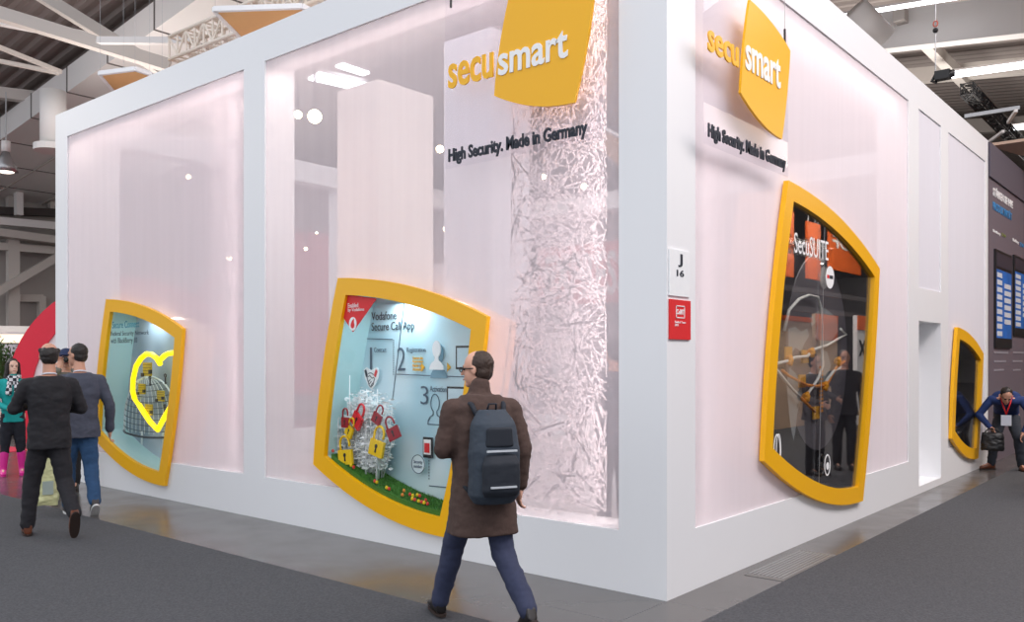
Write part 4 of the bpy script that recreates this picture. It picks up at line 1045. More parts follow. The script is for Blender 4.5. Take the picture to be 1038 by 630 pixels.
def member(b, x0, x1, y, top, w_, h_):   # a girder following the roof pitch along x
    pts = [x for x in (x0, RX0, x1) if x0 <= x <= x1]
    for a, c in zip(pts[:-1], pts[1:]):
        b.add([(a, y, rz_(a) - top - h_), (a, y + w_, rz_(a) - top - h_), (a, y + w_, rz_(a) - top), (a, y, rz_(a) - top),
               (c, y, rz_(c) - top - h_), (c, y + w_, rz_(c) - top - h_), (c, y + w_, rz_(c) - top), (c, y, rz_(c) - top)],
              [(0, 1, 2, 3), (7, 6, 5, 4), (0, 4, 5, 1), (1, 5, 6, 2), (2, 6, 7, 3), (3, 7, 4, 0)])
# wide air duct on the left half
t = thing('ceiling_duct', 'wide white rectangular air duct under the roof above the left hall', 'air duct', (-25, 6.1, 9))
b = MB()
def dz_(x): return 9.0 + .113 * (x + 29)
xa, xb, ya, yb = -44, -12.5, 6.12, 12.2
b.add([(xa, ya, dz_(xa)), (xa, yb, dz_(xa)), (xa, yb, dz_(xa) + .75), (xa, ya, dz_(xa) + .75), (xb, ya, dz_(xb)), (xb, yb, dz_(xb)), (xb, yb, dz_(xb) + .75), (xb, ya, dz_(xb) + .75)],
      [(0, 3, 2, 1), (4, 5, 6, 7), (0, 1, 5, 4), (1, 2, 6, 5), (2, 3, 7, 6), (3, 0, 4, 7)])
o1 = b.build('duct_body', GIRD, t)
b = MB()
for x in [-42 + 2.6 * i for i in range(12)]: b.box(x, x + .05, ya - .02, yb, dz_(x) - .02, dz_(x) + .77)
o2 = b.build('flange', DGREY, t)
b = MB()
for y in (8.2, 10.2): b.bar((xa, y, dz_(xa) - .02), (xb, y, dz_(xb) - .02), .05, .04)
o3 = b.build('seam', STEEL, t); local(t, o1, o2, o3)
# purlins and lattice members on the left
def girder(y, top, w_, h_, m, label, x0=-60, x1=40):
    b = MB(); member(b, x0, x1, y, top, w_, h_); o = b.build('roof_girder', m); recenter(o); tag(o, label, 'girder'); return o
def cross(px0, py0, z0, px1, py1, z1, w_, m, label, h_=None):
    a = onZ(px0, py0, z0); c = onZ(px1, py1, z1); o = MB().bar(a, c, w_, h_ or w_).build('roof_brace', m); recenter(o); tag(o, label, 'steel brace'); return o
cross(-30, 5, 9.6, 172, 67, 8.6, .30, STEEL, 'broad steel beam crossing in front of the white duct, upper left', .28)
cross(30, -12, 10.2, 165, 72, 8.7, .26, STEEL, 'steel brace crossing the broad beam in front of the duct')
cross(-20, 40, 9.4, 62, 73, 9.2, .10, STEEL, 'thin roof brace at the left edge, upper one')
cross(-20, 58, 9.3, 60, 74, 9.15, .10, STEEL, 'thin roof brace at the left edge, lower one')
cross(-20, 17, 9.9, 112, 42, 9.4, .22, GIRD, 'pale pipe beam above the broad steel beam')
cross(100, 41, 8.8, 196, 41.5, 8.5, .14, GIRD, 'level pale tube in front of the duct ending at the booth lattice truss')
cross(-20, 92, 10.2, 37, 99, 10.1, .35, STEEL, 'stout roof beam at the left edge above the duct')
for i, (y, x0_, x1_) in enumerate(((3.6, -40, -12), )):
    girder(y, .15, .3, .3, STEEL, 'roof purlin under the corrugated sheet on the left', x0_, x1_)
# flat ceiling panel, upper left
b = MB().box(-29, -19.5, 4.6, 5.9, 0, .05)
# right half girders along x
girder(20.6, 1.05, .45, 1.05, GIRD, 'deep white roof girder over the right wall', -11.8, 30)
girder(27.5, .75, .4, .5, STEEL, 'second roof girder behind the deep white one', -12, 30)
girder(36.0, .75, .4, .6, STEEL, 'farthest roof girder over the dark display wall', -12, 30)
girder(18.2, .5, .12, .12, STEEL, 'slim service pipe in front of the deep white girder', -12, 30)
for i, x in enumerate((-8.2, -4.4, -.6, 3.2)):
    b = MB().box(x, x + .3, 20.2, 52, rz_(x) - 1.5, rz_(x) - 1.15); o = b.build('roof_purlin', STEEL); recenter(o); tag(o, 'long steel purlin running away behind the deep girder, %s from the ridge' % ('first', 'second', 'third', 'fourth')[i], 'girder', 'purlins on the right roof')
LP = emit_mat('tube_light', (246, 248, 255), 6.0)
def strip(px0, py0, px1, py1, z, w_, label, m=LP, z1=None):
    a = onZ(px0, py0, z); c = onZ(px1, py1, z if z1 is None else z1)
    base = (a + c) / 2; t = thing('light_strip', label, 'ceiling light', base)
    o1 = MB().bar(a, c, w_, .05).build('tube', m, t); o2 = MB().bar(a + Vector((0, 0, .06)), c + Vector((0, 0, .06)), w_ * 1.3, .06).build('housing', GIRD, t); local(t, o1, o2)
strip(952, 78, 1045, 65, 10.5, .50, 'long bright light strip above the dark lattice truss')
strip(851, 17, 925, 5, 11.0, .16, 'light strip beside the round duct above the right wall')
strip(925, 5, 975, -3, 11.0, .16, 'light strip at the top edge right of the hoist cable')
strip(1022, 131, 1045, 128, 9.0, .35, 'short light strip low behind the dark lattice truss')
strip(318, 77, 366, 88, 8.8, .60, 'broad light panel seen through the gauze above the plain column')
strip(344, 66, 371, 75, 9.0, .28, 'narrow light strip seen through the gauze beside the broad one')
strip(466, 182.5, 487, 177, 6.4, .14, 'small light strip seen through the gauze below the slogan')
# flood lights
def flood(px, py, depth, r, label, e=22.0):
    p = CAM + ray(px, py) * depth; t = thing('floodlight', label, 'floodlight', p)
    d = (CAM - p).normalized()
    r *= .55; o1 = MB().tube([-d * .30, -d * .02], [r * .6, r * 1.25], 16).build('housing', BLACK, t, True)
    o2 = MB().tube([-d * .02, d * .02], r, 16).build('lens', emit_mat('flood_warm%d' % int(e), (255, 226, 180), e), t)
    o3 = MB().tube([(0, 0, .1), (0, 0, 1.2)], .02, 6).build('hanger', BLACK, t)
for a in ((319, 118, 18, .26, 'big warm floodlight seen through the gauze left of the column', 30), (302, 116, 19, .16, 'smaller warm floodlight beside the big one behind the gauze', 30), (446, 151, 19, .15, 'warm floodlight seen just below the slogan start', 26),
          (453, 232, 20, .15, 'starry floodlight in front of the red canopy', 40), (310, 252, 20, .08, 'small white lamp seen low behind the gauze', 20), (321, 236, 21, .06, 'smallest white lamp behind the gauze', 20),
          (191, 179, 17, .08, 'single lamp seen through the left gauze', 30), (232, 261, 16, .10, 'lamp shining through the lace beside the middle post', 24), (533, 126, 18, .12, 'lamp behind the lace right below the logo plate', 24), (551, 179, 19, .10, 'lamp behind the lace middle', 22), (592, 189, 19, .12, 'lamp behind the lace near its right edge', 24)):
    flood(*a)
# highbay lamp at the left edge
p = CAM + ray(6, 174) * 26; t = thing('highbay_lamp', 'round highbay lamp hanging at the far left under the duct', 'ceiling light', p)
b = MB().tube([(0, 0, 0), (0, 0, .25), (0, 0, .5), (0, 0, .75)], [.42, .36, .22, .12], 20); b.build('shade', METAL, t, True)
MB().tube([(0, 0, .75), (0, 0, 1.15)], .16, 14).build('ballast', GIRD, t, True); t.scale = (.8, .8, .8); MB().sphere((0, 0, .02), (.3, .3, .08)).build('bulb', emit_mat('bulb_pale', (255, 236, 220), 2.5), t, True)
MB().tube([(0, 0, 1.15), (0, 0, 3.0)], .02, 6).build('hanger', METAL, t)
# round duct drop
a = onZ(54, 147, 7.6); b = MB().tube([(a.x, a.y, 7.6), (a.x, a.y, 9.1)], .34, 24); o = b.build('duct_drop', GIRD, smooth=True); recenter(o); tag(o, 'white round pipe dropping from the wide duct at the booth left edge', 'pipe')
b = MB().tube([(a.x, a.y, 7.42), (a.x, a.y, 7.6)], .50, 24); o = b.build('duct_collar', GIRD); recenter(o); tag(o, 'pale ring outlet under the round pipe', 'vent')
# round white duct on the right
a = onZ(864, 12, 10.6); c = onZ(893, 42, 9.9); o = MB().tube([a, c], .42, 24).build('round_duct', GIRD, smooth=True); recenter(o); tag(o, 'fat white round duct just above the right wall top', 'air duct')

# far walls
XW = -36.0
b = MB().box(XW - .3, XW, -20, 62, 0, 12.5); struct(b.build('wall_hall_left', mat('hall_wall_grey', (176, 170, 166), .8, var=.03, scale=.4)), 'pale grey left wall of the exhibition hall')
b = MB().box(-36, 42, 61, 61.3, 0, 13.5); struct(b.build('wall_hall_back', mat('hall_wall_far', (150, 144, 142), .8, var=.05, scale=.4)), 'far wall of the exhibition hall')
def onw(px, py, off=0): p = onX(px, py, XW + off); return p
def wallbar(px0, py0, px1, py1, w_, off, m, label, cat='steel beam', nm='wall_beam_steel'):
    o = MB().bar(onw(px0, py0, off), onw(px1, py1, off), w_, .3).build(nm, m); recenter(o); tag(o, label, cat); return o
wallbar(-20, 234, 70, 246, .95, 1.2, STEEL, 'wide horizontal crane rail on the left hall wall', nm='crane_rail')
wallbar(-20, 222, 70, 230, .22, 1.6, GIRD, 'bright conduit lying on the crane rail', nm='conduit')
wallbar(-20, 213, 70, 216, .42, .6, mat('gap_shade', (70, 64, 62), .8), 'dark bar painted for the shaded gap above the crane rail', nm='gap_shade_bar')  # solid bar, the gap's shade is put into its colour
wallbar(-20, 248, 70, 255, .28, 1.0, STEEL, 'horizontal rail below the crane rail', nm='wall_rail')
wallbar(-20, 306, 70, 253, .30, 1.3, STEEL, 'diagonal steel brace on the left hall wall', nm='diagonal_brace')
wallbar(13, 238, 13, 345, .42, 1.0, STEEL, 'upright steel column below the crane rail', nm='upright_post')
wallbar(16, 302, 43, 302, .25, .5, STEEL, 'short horizontal frame bar behind the red ring', nm='frame_bar'); wallbar(42, 300, 42, 330, .25, .5, STEEL, 'short upright frame bar behind the red ring', nm='frame_bar')
wallbar(11, 165, 11, 212, .3, .5, STEEL, 'upright wall rib under the highbay lamp', nm='wall_rib'); wallbar(18, 160, 19, 218, .25, 1.2, GIRD, 'white hanging rod in front of the left wall', nm='hanging_rod')
wallbar(19, 165, 43, 148, .22, 1.2, GIRD, 'slanted white rod under the round pipe', nm='slanted_rod')
wallbar(22, 154, 70, 166, 1.1, 1.0, mat('opening_dark', (60, 54, 52), .8), 'dark bar drawn for the opening under the round pipe', nm='dark_bar')  # solid bar, the opening's darkness is only its colour
wallbar(52, 168, 52, 218, .18, .5, STEEL, 'thin wall rib at the booth edge', nm='wall_rib')

# ------------------------------------------------------------------ things above and behind the booth
def sail(pts, z, label, m, d=.035):
    P = [onZ(x, y, z) for x, y in pts]
    poly = [(p.x, p.y) for p in P]
    a = sum(poly[i - 1][0] * poly[i][1] - poly[i][0] * poly[i - 1][1] for i in range(len(poly)))
    if a < 0: poly.reverse()
    base = thing('ceiling_sail', label, 'ceiling sail', (sum(p[0] for p in poly) / len(poly), sum(p[1] for p in poly) / len(poly), z))
    o1 = MB().prism(poly, lambda u, v, w: Vector((u, v, z + w)), d).build('panel', m, base)
    n_ = len(poly); b = MB()
    for i in range(n_): b.bar((*poly[i], z + d / 2), (*poly[(i + 1) % n_], z + d / 2), .05, d * 1.6)
    o2 = b.build('rim', WHITE, base)
    w_ = MB()
    for p in poly: w_.tube([(p[0] * .98 + base.location.x * .02, p[1] * .98 + base.location.y * .02, z + d), (p[0], p[1], z + 4)], .0022, 4)
    o3 = w_.build('suspension_wire', METAL, base); local(base, o1, o2, o3)
TAN = mat('sail_tan', (232, 182, 122), .7, var=.03)
sail([(217, 11), (306, 8), (330, 20), (262, 62), (240, 34)], 5.6, 'tan ceiling sail with pale rim hanging beside the lattice truss', TAN)
sail([(101, 75.5), (137, 71), (152, 76), (165, 100), (125, 104)], 5.6, 'small tan ceiling sail peeping over the front wall nearer its left end', TAN)
sail([(452, 150), (500, 128), (535, 135), (530, 172), (470, 176)], 5.6, 'tan ceiling sail seen through the gauze under the slogan', TAN)
sail([(600, 125), (650, 150), (640, 180), (606, 150)], 5.6, 'tan ceiling sail seen through the gauze beside the corner post', TAN)
# pale lattice truss
def truss(a, c, sz, r, m, label, n_, ring=False, upv=(0, 0, 1)):
    a = Vector(a); c = Vector(c); d = (c - a).normalized(); rt = d.cross(Vector(upv)).normalized(); u = rt.cross(d)
    t = thing('lattice_truss', label, 'truss', a); b = MB(); q = MB()
    cs = [rt * (sx * sz / 2) + u * (sy * sz / 2) for sx, sy in ((-1, -1), (1, -1), (1, 1), (-1, 1))]
    for o_ in cs: b.tube([o_, o_ + (c - a)], r, 8)
    L_ = (c - a)
    for i in range(n_):
        p = L_ * (i / n_); p2_ = L_ * ((i + 1) / n_)
        for k in range(4):
            k2 = (k + 1) % 4
            q.tube([cs[k] + p, cs[k2] + p], r * .6, 5)
            q.tube([(cs[k] if i % 2 else cs[k2]) + p, (cs[k2] if i % 2 else cs[k]) + p2_], r * .6, 5)
            if ring:
                mid = (cs[k] + cs[k2]) / 2 + (p + p2_) / 2; e1 = (cs[k2] - cs[k]).normalized(); q.tube([mid + (e1 * math.cos(g_) + d * math.sin(g_)) * sz * .3 for g_ in [j * PI / 4 for j in range(8)]], r * .6, 4, True)
    b.build('chord', m, t, True); q.build('lacing', m, t)
truss(onZ(182, 52, 6.3), onZ(345, -14, 6.3), .34, .028, mat('truss_pale', (226, 216, 204), .5), 'pale lattice truss above the front wall top', 16)
truss(onZ(980, 90, 7.0), onZ(1052, 166, 7.0), .22, .020, BLACK, 'black lattice truss with round holes at the far right', 22, True)
# hoist
p = CAM + ray(957, 76) * 13.0; t = thing('chain_hoist', 'black chain hoist hanging over the right wall top', 'hoist', p)
MB().box(-.12, .09, -.07, .07, -.065, .065).build('motor_housing', BLACK, t); MB().tube([(.02, .0, .0), (.14, 0, 0)], .055, 12).build('motor_end', BLACK, t, True); MB().tube([(-.12, 0, .03), (-.17, 0, -.06), (-.10, 0, -.09)], .025, 8).build('chain_bag', BLACK, t, True)
b = MB().tube([(-.12, 0, .05), (-.12, 0, 5.2)], .008, 6); b.build('chain', METAL, t); MB().tube([(-.12 + .03 * math.cos(a), 0, .80 + .045 * math.sin(a)) for a in [i * PI / 5 for i in range(10)]], .01, 6, True).build('hook', mat('hook_red', (200, 90, 70), .5), t, True); MB().sphere((-.12, 0, .70), .04).build('hook_block', BLACK, t, True)
o = MB().bar(onZ(978, 118, 6.4), onZ(1034, 109, 6.4), .07).build('light_bar', METAL); recenter(o); tag(o, 'slim grey bar crossing the black lattice truss', 'bar')
o = MB().prism([(0, 0), (1.6, 0), (2.3, 1.8), (.3, 1.2)], lambda u, v, w: onZ(1003, 148, 5.4) + Vector((u, v, w)), .05).build('stand_canopy', mat('canopy_brown', (196, 168, 148), .7)); recenter(o); tag(o, 'tan canopy panel behind the dark display wall top', 'canopy')
for i, (px0, py0, px1, py1) in enumerate(((1002, 144, 1017, 133), (1022, 124, 1030, 112))):
    o = MB().bar(onZ(px0, py0, 6.0), onZ(px1, py1, 6.0), .05).build('canopy_rod', GIRD); recenter(o); tag(o, ('white rod slanting up beside the booth end', 'white rod slanting up behind the black truss')[i], 'rod')

# hall stand seen through the gauze: white block, lettered, red canopy, round bench
t = thing('exhibition_tower', 'pale grey stand tower seen through the gauze below the slogan', 'stand tower', (-19, 16.5, 0))
q = CAM + ray(474, 300) * 25; q2 = CAM + ray(530, 300) * 25
o1 = MB().box(q.x, q2.x, q.y, q.y + 4, 0, 5.9).build('tower_body', mat('tower_grey', (206, 202, 212), .6, var=.02), t)
o2 = text('lettering', 'PROUD', RED, t, q.x + .2, q2.x + .9, 4.75, 5.2, 'Y', q.y - .02, .02, .02); local(t, o1, o2)
# red canopy (dome slice) and white base
t = thing('red_canopy', 'curved red canopy stand seen through the gauze beside the column', 'canopy', (-20, 12, 0))
b = MB(); q = CAM + ray(432, 236) * 24; rr = 7.5
b.prism([(q.x - 2 + rr * math.cos(a), q.z - 4.6 + 5.2 * math.sin(a)) for a in [i * PI / 24 for i in range(25)]] , lambda u, v, w: Vector((u - 4.5, q.y + w, v)), .6)
o1 = b.build('canopy_arc', REDC if False else mat('canopy_red', (214, 60, 84), .6), t)
o2 = MB().box(q.x - 12, q.x + 1.5, q.y + 1, q.y + 1.5, 0, 4.4).build('rear_screen', WHITE, t); local(t, o1, o2)
# red fascia sign behind the lace
q = onY(545, 252, 12.0); q2 = onY(640, 305, 12.0)
t = thing('red_fascia', 'red stand fascia with white letters seen through the lace', 'sign', (q.x, 12, 0))
L_ = [MB().box(q.x, q2.x + 1.0, 12.0, 12.25, q2.z, q.z).build('fascia_panel', RED, t), text('lettering', 'EXPRESS', WTXT, t, q.x + .25, q2.x - .1, q2.z + .18, q.z - .2, 'Y', 12.0, .01, .02),
      MB().box(q.x + .2, q.x + .5, 12.3, 12.6, 0, q.z).box(q2.x, q2.x + .3, 12.3, 12.6, 0, q.z).build('support_post', GIRD, t)]
local(t, *L_)
# low furniture inside the booth
t = thing('reception_counter', 'low white counter inside the booth behind the lace', 'counter', (-2.0, 3.4, .05))
MB().box(-.9, .9, -.3, .3, 0, .95).build('counter_body', WHITE, t); MB().box(-.95, .95, -.35, .35, .95, 1.0).build('counter_top', WHITE, t)

# ------------------------------------------------------------------ left background: red ring, plants, light boxes
q = CAM + ray(57, 300) * 17.0
RC = CAM + ray(132, 400) * 17.0
R_ = 2.32
d_r = Vector((CR.x, CR.y, 0))
b = MB(); n_ = 64
dirn = Vector((.7, .714, 0)).normalized(); nrm = Vector((-dirn.y, dirn.x, 0))
o_, i_ = [], []
cen = Vector((RC.x, RC.y, .92))
for k in range(n_):
    a = 2 * PI * k / n_; o_.append((R_ * math.cos(a), R_ * math.sin(a) + 0)); i_.append(((R_ - .46) * math.cos(a), (R_ - .46) * math.sin(a)))
cut = [(x, max(z, -cen.z)) for x, z in o_]; cuti = [(x, max(z, -cen.z)) for x, z in i_]
t = thing('red_ring', 'big red ring arch standing behind the walking men', 'arch', (cen.x, cen.y, 0))
o1 = MB().ringprism(cut, cuti, lambda u, v, w: cen + dirn * u + nrm * w + Vector((0, 0, v)), .16).build('ring', mat('ring_red', (222, 34, 62), .4, var=.03), t)
o2 = MB().prism(cuti, lambda u, v, w: cen + dirn * u + nrm * (w + .04) + Vector((0, 0, v)), .06).build('white_infill', WHITE, t); local(t, o1, o2)
# display panel and light boxes
p = CAM + ray(10, 364) * 19
dsp = thing('display_board', 'pale printed display board behind the plants', 'display board', (p.x, p.y, 0), math.radians(60))
MB().box(-.45, .45, -.04, .04, .5, 1.95).build('board', mat('board_pale', (206, 210, 214), .5, var=.1, scale=6), dsp)
b = MB()
for i in range(7): b.box(-.35, -.35 + .3 + .35 * ((i * 37) % 10) / 10, -.045, -.04, .8 + i * .15, .84 + i * .15)
b.build('printed_line', GREYINK, dsp); MB().box(-.3, -.24, -.1, .1, 0, .5).box(.24, .3, -.1, .1, 0, .5).build('foot', METAL, dsp)
for i, (px, wd) in enumerate(((8, .62), (24, .62))):
    p = CAM + ray(px, 343) * 21; o = MB().box(-.32, .32, -.1, .1, -.10, .10).build('light_box', emit_mat('lightbox_warm', (255, 236, 205), 1.3)); o.location = p; o.rotation_euler = (0, 0, math.radians(65)); tag(o, ('warm light box at the far left edge above the plants', 'warm light box between the far left edge and the red ring')[i], 'light box')
    MB().box(-.34, .34, -.11, .11, .10, .16).build('hood', GIRD, o)
p = CAM + ray(20, 349) * 21.5
t = thing('stand_shelf_wall', 'pale stand partition below the warm light boxes', 'partition', (p.x, p.y, 0), math.radians(65))
MB().box(-1.6, 1.6, 0, .12, 0, 1.85).build('panel', mat('stand_cream', (214, 206, 198), .6, var=.05), t)
MB().box(-1.65, 1.65, -.05, .2, 2.2, 2.45).build('fascia', GIRD, t); MB().box(-1.6, -1.5, 0, .1, 1.85, 2.2).box(1.5, 1.6, 0, .1, 1.85, 2.2).build('post', GIRD, t)
LEAF = mat('leaf_green', (58, 96, 42), .7, var=.4, scale=8)
def plant(px, depth, h_, label, seed):
    p = CAM + ray(px, 364) * depth; t = thing('potted_plant', label, 'plant', (p.x, p.y, 0)); rn = random.Random(seed)
    MB().tube([(0, 0, 0), (0, 0, .45)], [.20, .27], 16).build('pot', mat('pot_grey', (190, 190, 188), .5), t, True)
    s_ = MB(); l_ = MB()
    for i in range(26):
        a = rn.uniform(0, 2 * PI); r = rn.uniform(.08, .42); top = Vector((r * math.cos(a), r * math.sin(a), h_ * rn.uniform(.72, 1))); s_.tube([(0, 0, .43), top * .6 + Vector((0, 0, .15)), top], .008, 5)
        for k in range(22):
            c0 = Vector((0, 0, .6)).lerp(top, rn.uniform(.35, 1.05)) + Vector((rn.gauss(0, .06), rn.gauss(0, .06), rn.gauss(0, .05))); q_ = Matrix.Rotation(rn.uniform(0, 6.28), 3, 'Z') @ Matrix.Rotation(rn.uniform(-1, 1), 3, 'X'); L1 = rn.uniform(.04, .08)
            l_.add([c0 + q_ @ Vector(v) for v in ((0, -L1, 0), (L1 * .35, 0, .01), (0, L1, 0), (-L1 * .35, 0, .01))], [(0, 1, 2, 3)])
    s_.build('stem', LEAF, t); l_.build('foliage', LEAF, t)
plant(4, 18, 2.05, 'leafy potted plant at the far left edge behind the woman', 1); plant(17, 18.3, 1.95, 'leafy potted plant between the woman and the red ring', 2); plant(29, 17.6, 1.75, 'sparse potted plant right in front of the red ring', 3)

# ------------------------------------------------------------------ dark display wall at the far right
DW = mat('display_wall_plum', (108, 98, 108), .6, var=.02)
t = thing('display_wall', 'dark plum display wall with phone pictures at the booth far end', 'display wall', (-.1, 12.6, 0))
L_ = [MB().box(-.5, 0, 9.86, 15.5, 0, 4.45).build('panel', DW, t), MB().box(-.52, .03, 9.86, 15.5, 4.45, 4.98).build('top_fascia', mat('display_wall_top', (92, 86, 98), .6, var=.02), t)]
def DX(px, py): p = onX(px, py, .01); return p.y, p.z
def TD(body, px0, px1, pya, pyb, m):
    yy = onX(px0, 300, .01).y; y2 = onX(px1, 300, .01).y; z1 = onX(px0, pya, .01).z; z0 = onX(px0, pyb, .01).z
    L_.append(text('lettering', body, m, t, yy, y2, z0, z1, 'X', .002, .006, .03))
BLU = mat('display_blue', (58, 140, 200), .5)
TD('STÄRKEN SIE IHRE', 1007, 1027, 188, 198, WTXT); TD('PRODUKTIVITÄT', 1007, 1026, 202, 212, BLU); TD('BlackBerry', 1007, 1014.5, 232, 235.5, WTXT); TD('Z30', 1015.5, 1020, 235.5, 238.5, mat('display_olive', (130, 140, 80), .5)); TD('BlackBerry', 1027, 1033, 241, 245, WTXT); TD('Z10', 1034, 1038, 245, 249, BLU)
def phone(px0, px1, py_t, py_b, lb):
    y0 = onX(px0, 300, .01).y; y1 = onX(px1, 300, .01).y; z1 = onX(px0, py_t, .01).z; z0 = onX(px0, py_b, .01).z
    o = MB().box(.002, .03, y0, y1, z0, z1).build('phone_picture', BLACK, t, label=lb); L_.append(o); w_ = y1 - y0; hh = z1 - z0
    L_.append(MB().box(.03, .034, y0 + .04 * w_, y1 - .05 * w_, z0 + hh * .1, z1 - hh * .2).build('phone_screen', mat('screen_blue', (40, 110, 200), .4, var=.5, scale=3), o))
    L_.append(MB().box(.03, .034, y0 + .04 * w_, y1 - .05 * w_, z1 - hh * .17, z1 - hh * .03).build('phone_top', mat('screen_plum', (58, 54, 66), .4), o))
    b = MB()
    for i in range(9): b.box(.034, .037, y0 + .06 * w_, y0 + .36 * w_, z0 + hh * (.12 + i * .075), z0 + hh * (.17 + i * .075))
    for i in range(6): b.box(.034, .037, y0 + .5 * w_, y0 + .9 * w_, z0 + hh * (.25 + i * .075), z0 + hh * (.30 + i * .075))
    L_.append(b.build('list_tile', mat('tile_pale', (216, 220, 228), .5), o))
phone(1008, 1024.5, 252, 352, 'tall black phone picture'); phone(1027, 1043, 258, 340, 'second black phone picture')
b = MB()
for k in range(3):
    for yy0, yy1 in ((1008, 1024), (1027, 1040)):
        p0 = DX(yy0, 356 + k * 9); p1 = DX(yy1, 356 + k * 9); b.box(.002, .006, p0[0], p0[0] + (p1[0] - p0[0]) * (.9, .75, .6)[k], p0[1] - .03, p0[1])
L_.append(b.build('caption_line', mat('caption_grey', (150, 146, 156), .6), t)); local(t, *L_)

# ------------------------------------------------------------------ opposite side of the right aisle (seen mirrored in the glass)
ORG = mat('banner_orange', (236, 104, 30), .6, var=.05, scale=2)
def R3(px, py, D):           # mirror of what the pane at the tall vitrine shows
    d = ray(px, py); tt = (-D - CAM.x) / d.x; p = CAM + d * tt; return Vector((-p.x, p.y, p.z))
def banner(px0, px1, py0, py1, D, label, m=ORG, txt=None):
    a = R3(px0, py1, D); c = R3(px1, py0, D); t = thing('hanging_banner', label, 'banner', (D, (a.y + c.y) / 2, a.z)); L2 = [MB().box(D, D + .06, a.y, c.y, a.z, c.z).build('banner_cloth', m, t)]
    for yy in (a.y + .1, c.y - .1): L2.append(MB().tube([(D + .03, yy, c.z), (D + .03, yy, c.z + 3)], .012, 5).build('wire', METAL, t))
    if txt:
        o = text('lettering', txt, WTXT, t, a.y + .2, c.y - .2, a.z + (c.z - a.z) * .5, a.z + (c.z - a.z) * .8, 'X', 0, .01, .02)
        for v in o.data.vertices: v.co.x = D - .01 - v.co.x; v.co.y = a.y + c.y - v.co.y
        L2.append(o)
    local(t, *L2)
banner(818, 831, 228, 282, 5.0, 'tall narrow orange banner across the right aisle'); banner(840, 872, 238, 272, 5.5, 'broad orange banner across the right aisle', ORG, 'TOF'); banner(798, 804, 215, 280, 5.0, 'thin orange banner nearest the aisle mouth')
def panel(px0, px1, py0, py1, D, label, m, top=None, txt=None):
    a = R3(px0, py1, D); c = R3(px1, py0, D); t = thing('exhibit_wall', label, 'display wall', (D, (a.y + c.y) / 2, 0)); L2 = [MB().box(D, D + .1, a.y, c.y, 0, c.z).build('panel', m, t)]
    if top: L2.append(MB().box(D - .02, D, a.y, c.y, c.z - top, c.z).build('header_stripe', ORG, t))
    if txt:
        o = text('lettering', txt, INK, t, a.y + .1, c.y - .1, c.z - 1.0, c.z - .6, 'X', 0, .01, .02)
        for v in o.data.vertices: v.co.x = D - .01 - v.co.x; v.co.y = a.y + c.y - v.co.y
        L2.append(o)
    local(t, *L2)
PAP = mat('panel_beige', (216, 186, 160), .6, var=.1, scale=1.5)
panel(780, 822, 322, 370, 5.2, 'beige display wall with orange top across the right aisle', PAP, .12); panel(826, 848, 320, 372, 5.6, 'second beige display wall with orange header across the aisle', PAP, .7)
panel(868, 890, 322, 440, 4.2, 'white display wall with dark letters across the aisle', WHITE, .35, 'ATIX')
b = MB().box(9.0, 9.2, -2, 40, 0, 11); o = b.build('wall_hall_right', mat('hall_right_dark', (82, 80, 86), .8, var=.1, scale=.5)); struct(o, 'dark far side of the hall across the right aisle')
for i in range(6):
    y = 6.5 + i * 2.2; t = thing('downlight', 'round white downlight across the right aisle, %s from the aisle mouth' % ('first', 'second', 'third', 'fourth', 'fifth', 'sixth')[i], 'ceiling light', (5.6, y, 3.55 + i * .12))
    MB().tube([(0, 0, 0), (0, 0, .12)], .26, 20).build('housing', METAL, t); MB().tube([(0, 0, -.02), (0, 0, 0)], .22, 20).build('lens', emit_mat('downlight_white', (255, 250, 240), 6), t)
    MB().tube([(0, 0, .12), (0, 0, 4)], .01, 5).build('cable', METAL, t)
for i, z in enumerate((2.75, 3.2)):
    o = MB().box(4.9, 5.0, 4, 22, z, z + .12).build('stand_beam', mat('beam_dark', (70, 66, 70), .6)); recenter(o); tag(o, ('lower dark stand beam across the right aisle', 'upper dark stand beam across the right aisle')[i], 'beam')
t = thing('exhibit_counter', 'dark counter with gadgets across the right aisle', 'counter', (4.6, 8.5, 0)); MB().box(-.35, .35, -2.5, 2.0, 0, .95).build('counter_body', mat('counter_dark', (60, 58, 66), .5), t); MB().box(-.4, .4, -2.55, 2.05, .95, 1.0).build('counter_top', METAL, t)
b = MB()
rn = random.Random(9)
for i in range(14): y = rn.uniform(-2.3, 1.8); b.box(-.2, -.05, y, y + rn.uniform(.08, .2), 1.0, 1.0 + rn.uniform(.1, .35))
b.build('gadget', mat('gadget_blue', (90, 130, 190), .4, var=.4, scale=3), t)
# ------------------------------------------------------------------ lights, world, camera
def area(name, loc, size, power, rgb=(255, 255, 255), aim=(0, 0, -1), sy=None):      # size runs along the world x axis (y for lamps aimed along x)
    L_ = bpy.data.lights.new(name, 'AREA'); L_.energy = power; L_.shape = 'RECTANGLE'; L_.size = size; L_.size_y = sy or size; L_.color = lin(rgb)
    o = bpy.data.objects.new(name, L_); COL.objects.link(o); o.location = loc; z = -Vector(aim).normalized(); ax = Vector((1, 0, 0)) if abs(z.x) < .9 else Vector((0, 1, 0)); x = (ax - z * ax.dot(z)).normalized(); y = z.cross(x)
    o.rotation_euler = Matrix((x, y, z)).transposed().to_euler(); return o
W = bpy.data.worlds.new('hall_daylight'); bpy.context.scene.world = W; W.use_nodes = True
bgn = W.node_tree.nodes['Background']; bgn.inputs[0].default_value = (*lin((236, 240, 248)), 1); bgn.inputs[1].default_value = 1.05
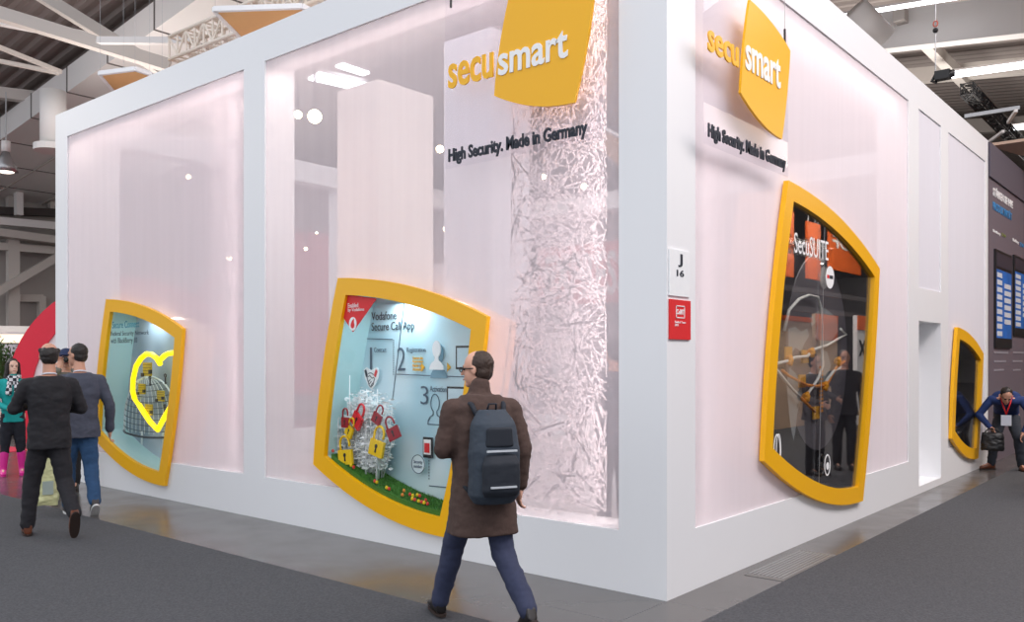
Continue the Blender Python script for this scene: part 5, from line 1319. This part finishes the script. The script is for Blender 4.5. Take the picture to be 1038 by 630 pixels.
# unseen fill added under the roof to brighten floor, right wall and stands
area('hall_fill', (5.5, 3, 8.8), 3.0, 900, (255, 246, 246), (-.45, 0, -1), 16)
area('hall_fill', (-5, 5.5, 9.2), 8.0, 120, (255, 248, 244), (0, 0, -1), 8)
area('hall_fill', (-21, -5, 8.0), 9.0, 700, (255, 246, 238), (0, 0, -1), 8)
area('hall_fill', (-8, 26, 9.0), 16.0, 1800, (255, 248, 240), (0, 0, -1), 10)
area('hall_fill', (5.5, 14, 6.5), 1.0, 300, (255, 240, 225), (0, 0, -1), 14)
for x_, y_, p_ in ((-18, 5, 180), (-4, 24, 450), (-2, 12, 120), (-26, 14, 200)):
    area('roof_fill', (x_, y_, 6.8), 5.0, p_, (255, 248, 242), (0, 0, 1), 5)  # upward fill added to brighten the roof underside
area('aisle_fill', (3.4, 13, 5.5), 1.0, 350, (255, 246, 236), (.6, 0, -.5), 12)  # added fill that lifts the stands mirrored in the glass
# booth lamps inside, then fill added for the lace
area('booth_lamp', (-2.5, 2.2, 4.7), 1.2, 4, (255, 240, 234), (0, -.5, -1)); area('booth_lamp', (-7.2, 2.0, 4.7), 1.2, 4, (255, 240, 234), (0, -.5, -1)); area('booth_lamp', (-2.0, 5, 4.7), 1.2, 4, (255, 240, 234), (.5, 0, -1))
area('ledge_lamp', (-2.5, .19, 4.6), 4.0, 20, (255, 236, 226), (0, .06, -1), .16); area('ledge_lamp', (-7.1, .19, 4.6), 4.0, 18, (255, 236, 226), (0, .06, -1), .16)
area('ledge_lamp', (-.19, 3.0, 4.6), .16, 22, (255, 240, 230), (-.06, 0, -1), 4.6)
area('lace_fill', (-.45, .16, 2.5), .12, 17, (255, 240, 236), (-1, .35, 0), 3.9); area('lace_fill', (-5.07, .16, 2.5), .12, 14, (255, 240, 236), (-1, .35, 0), 3.9)  # upright fill strips added to light the lace evenly
area('lace_fill', (-.16, .46, 2.2), .12, 7, (255, 240, 236), (-.35, 1, 0), 3.4)
# vitrine lamps behind the top of each frame
area('vitrine_lamp', (-2.55, .17, 2.12), .9, 9, (225, 245, 255), (0, .15, -1), .2)
area('vitrine_lamp', (-7.1, .17, 2.12), .9, 6, (225, 245, 255), (0, .15, -1), .2)
area('vitrine_lamp', (-.2, 3.0, 2.72), .2, 4, (255, 245, 235), (0, 0, -1), 1.0)

cam = bpy.data.cameras.new('camera'); co = bpy.data.objects.new('camera', cam); COL.objects.link(co)
cam.sensor_fit = 'HORIZONTAL'; cam.sensor_width = 36; cam.lens = FPX / 1038 * 36; cam.shift_x = 0; cam.shift_y = (HYP - 315) / 1038
co.location = CAM; co.rotation_euler = (PI / 2, 0, math.atan2(-CF.x, CF.y)); cam.clip_end = 300
bpy.context.scene.camera = co
sc = bpy.context.scene
sc.view_settings.view_transform = 'Standard'; sc.view_settings.look = 'None'; sc.view_settings.exposure = 0.28; sc.view_settings.gamma = 1; sc.view_settings.use_curve_mapping = False
sc.cycles.max_bounces = 8; sc.cycles.transparent_max_bounces = 16; sc.cycles.use_denoising = True; sc.cycles.sample_clamp_indirect = 6; sc.cycles.caustics_reflective = False
bpy.data.scenes.remove(WORK)
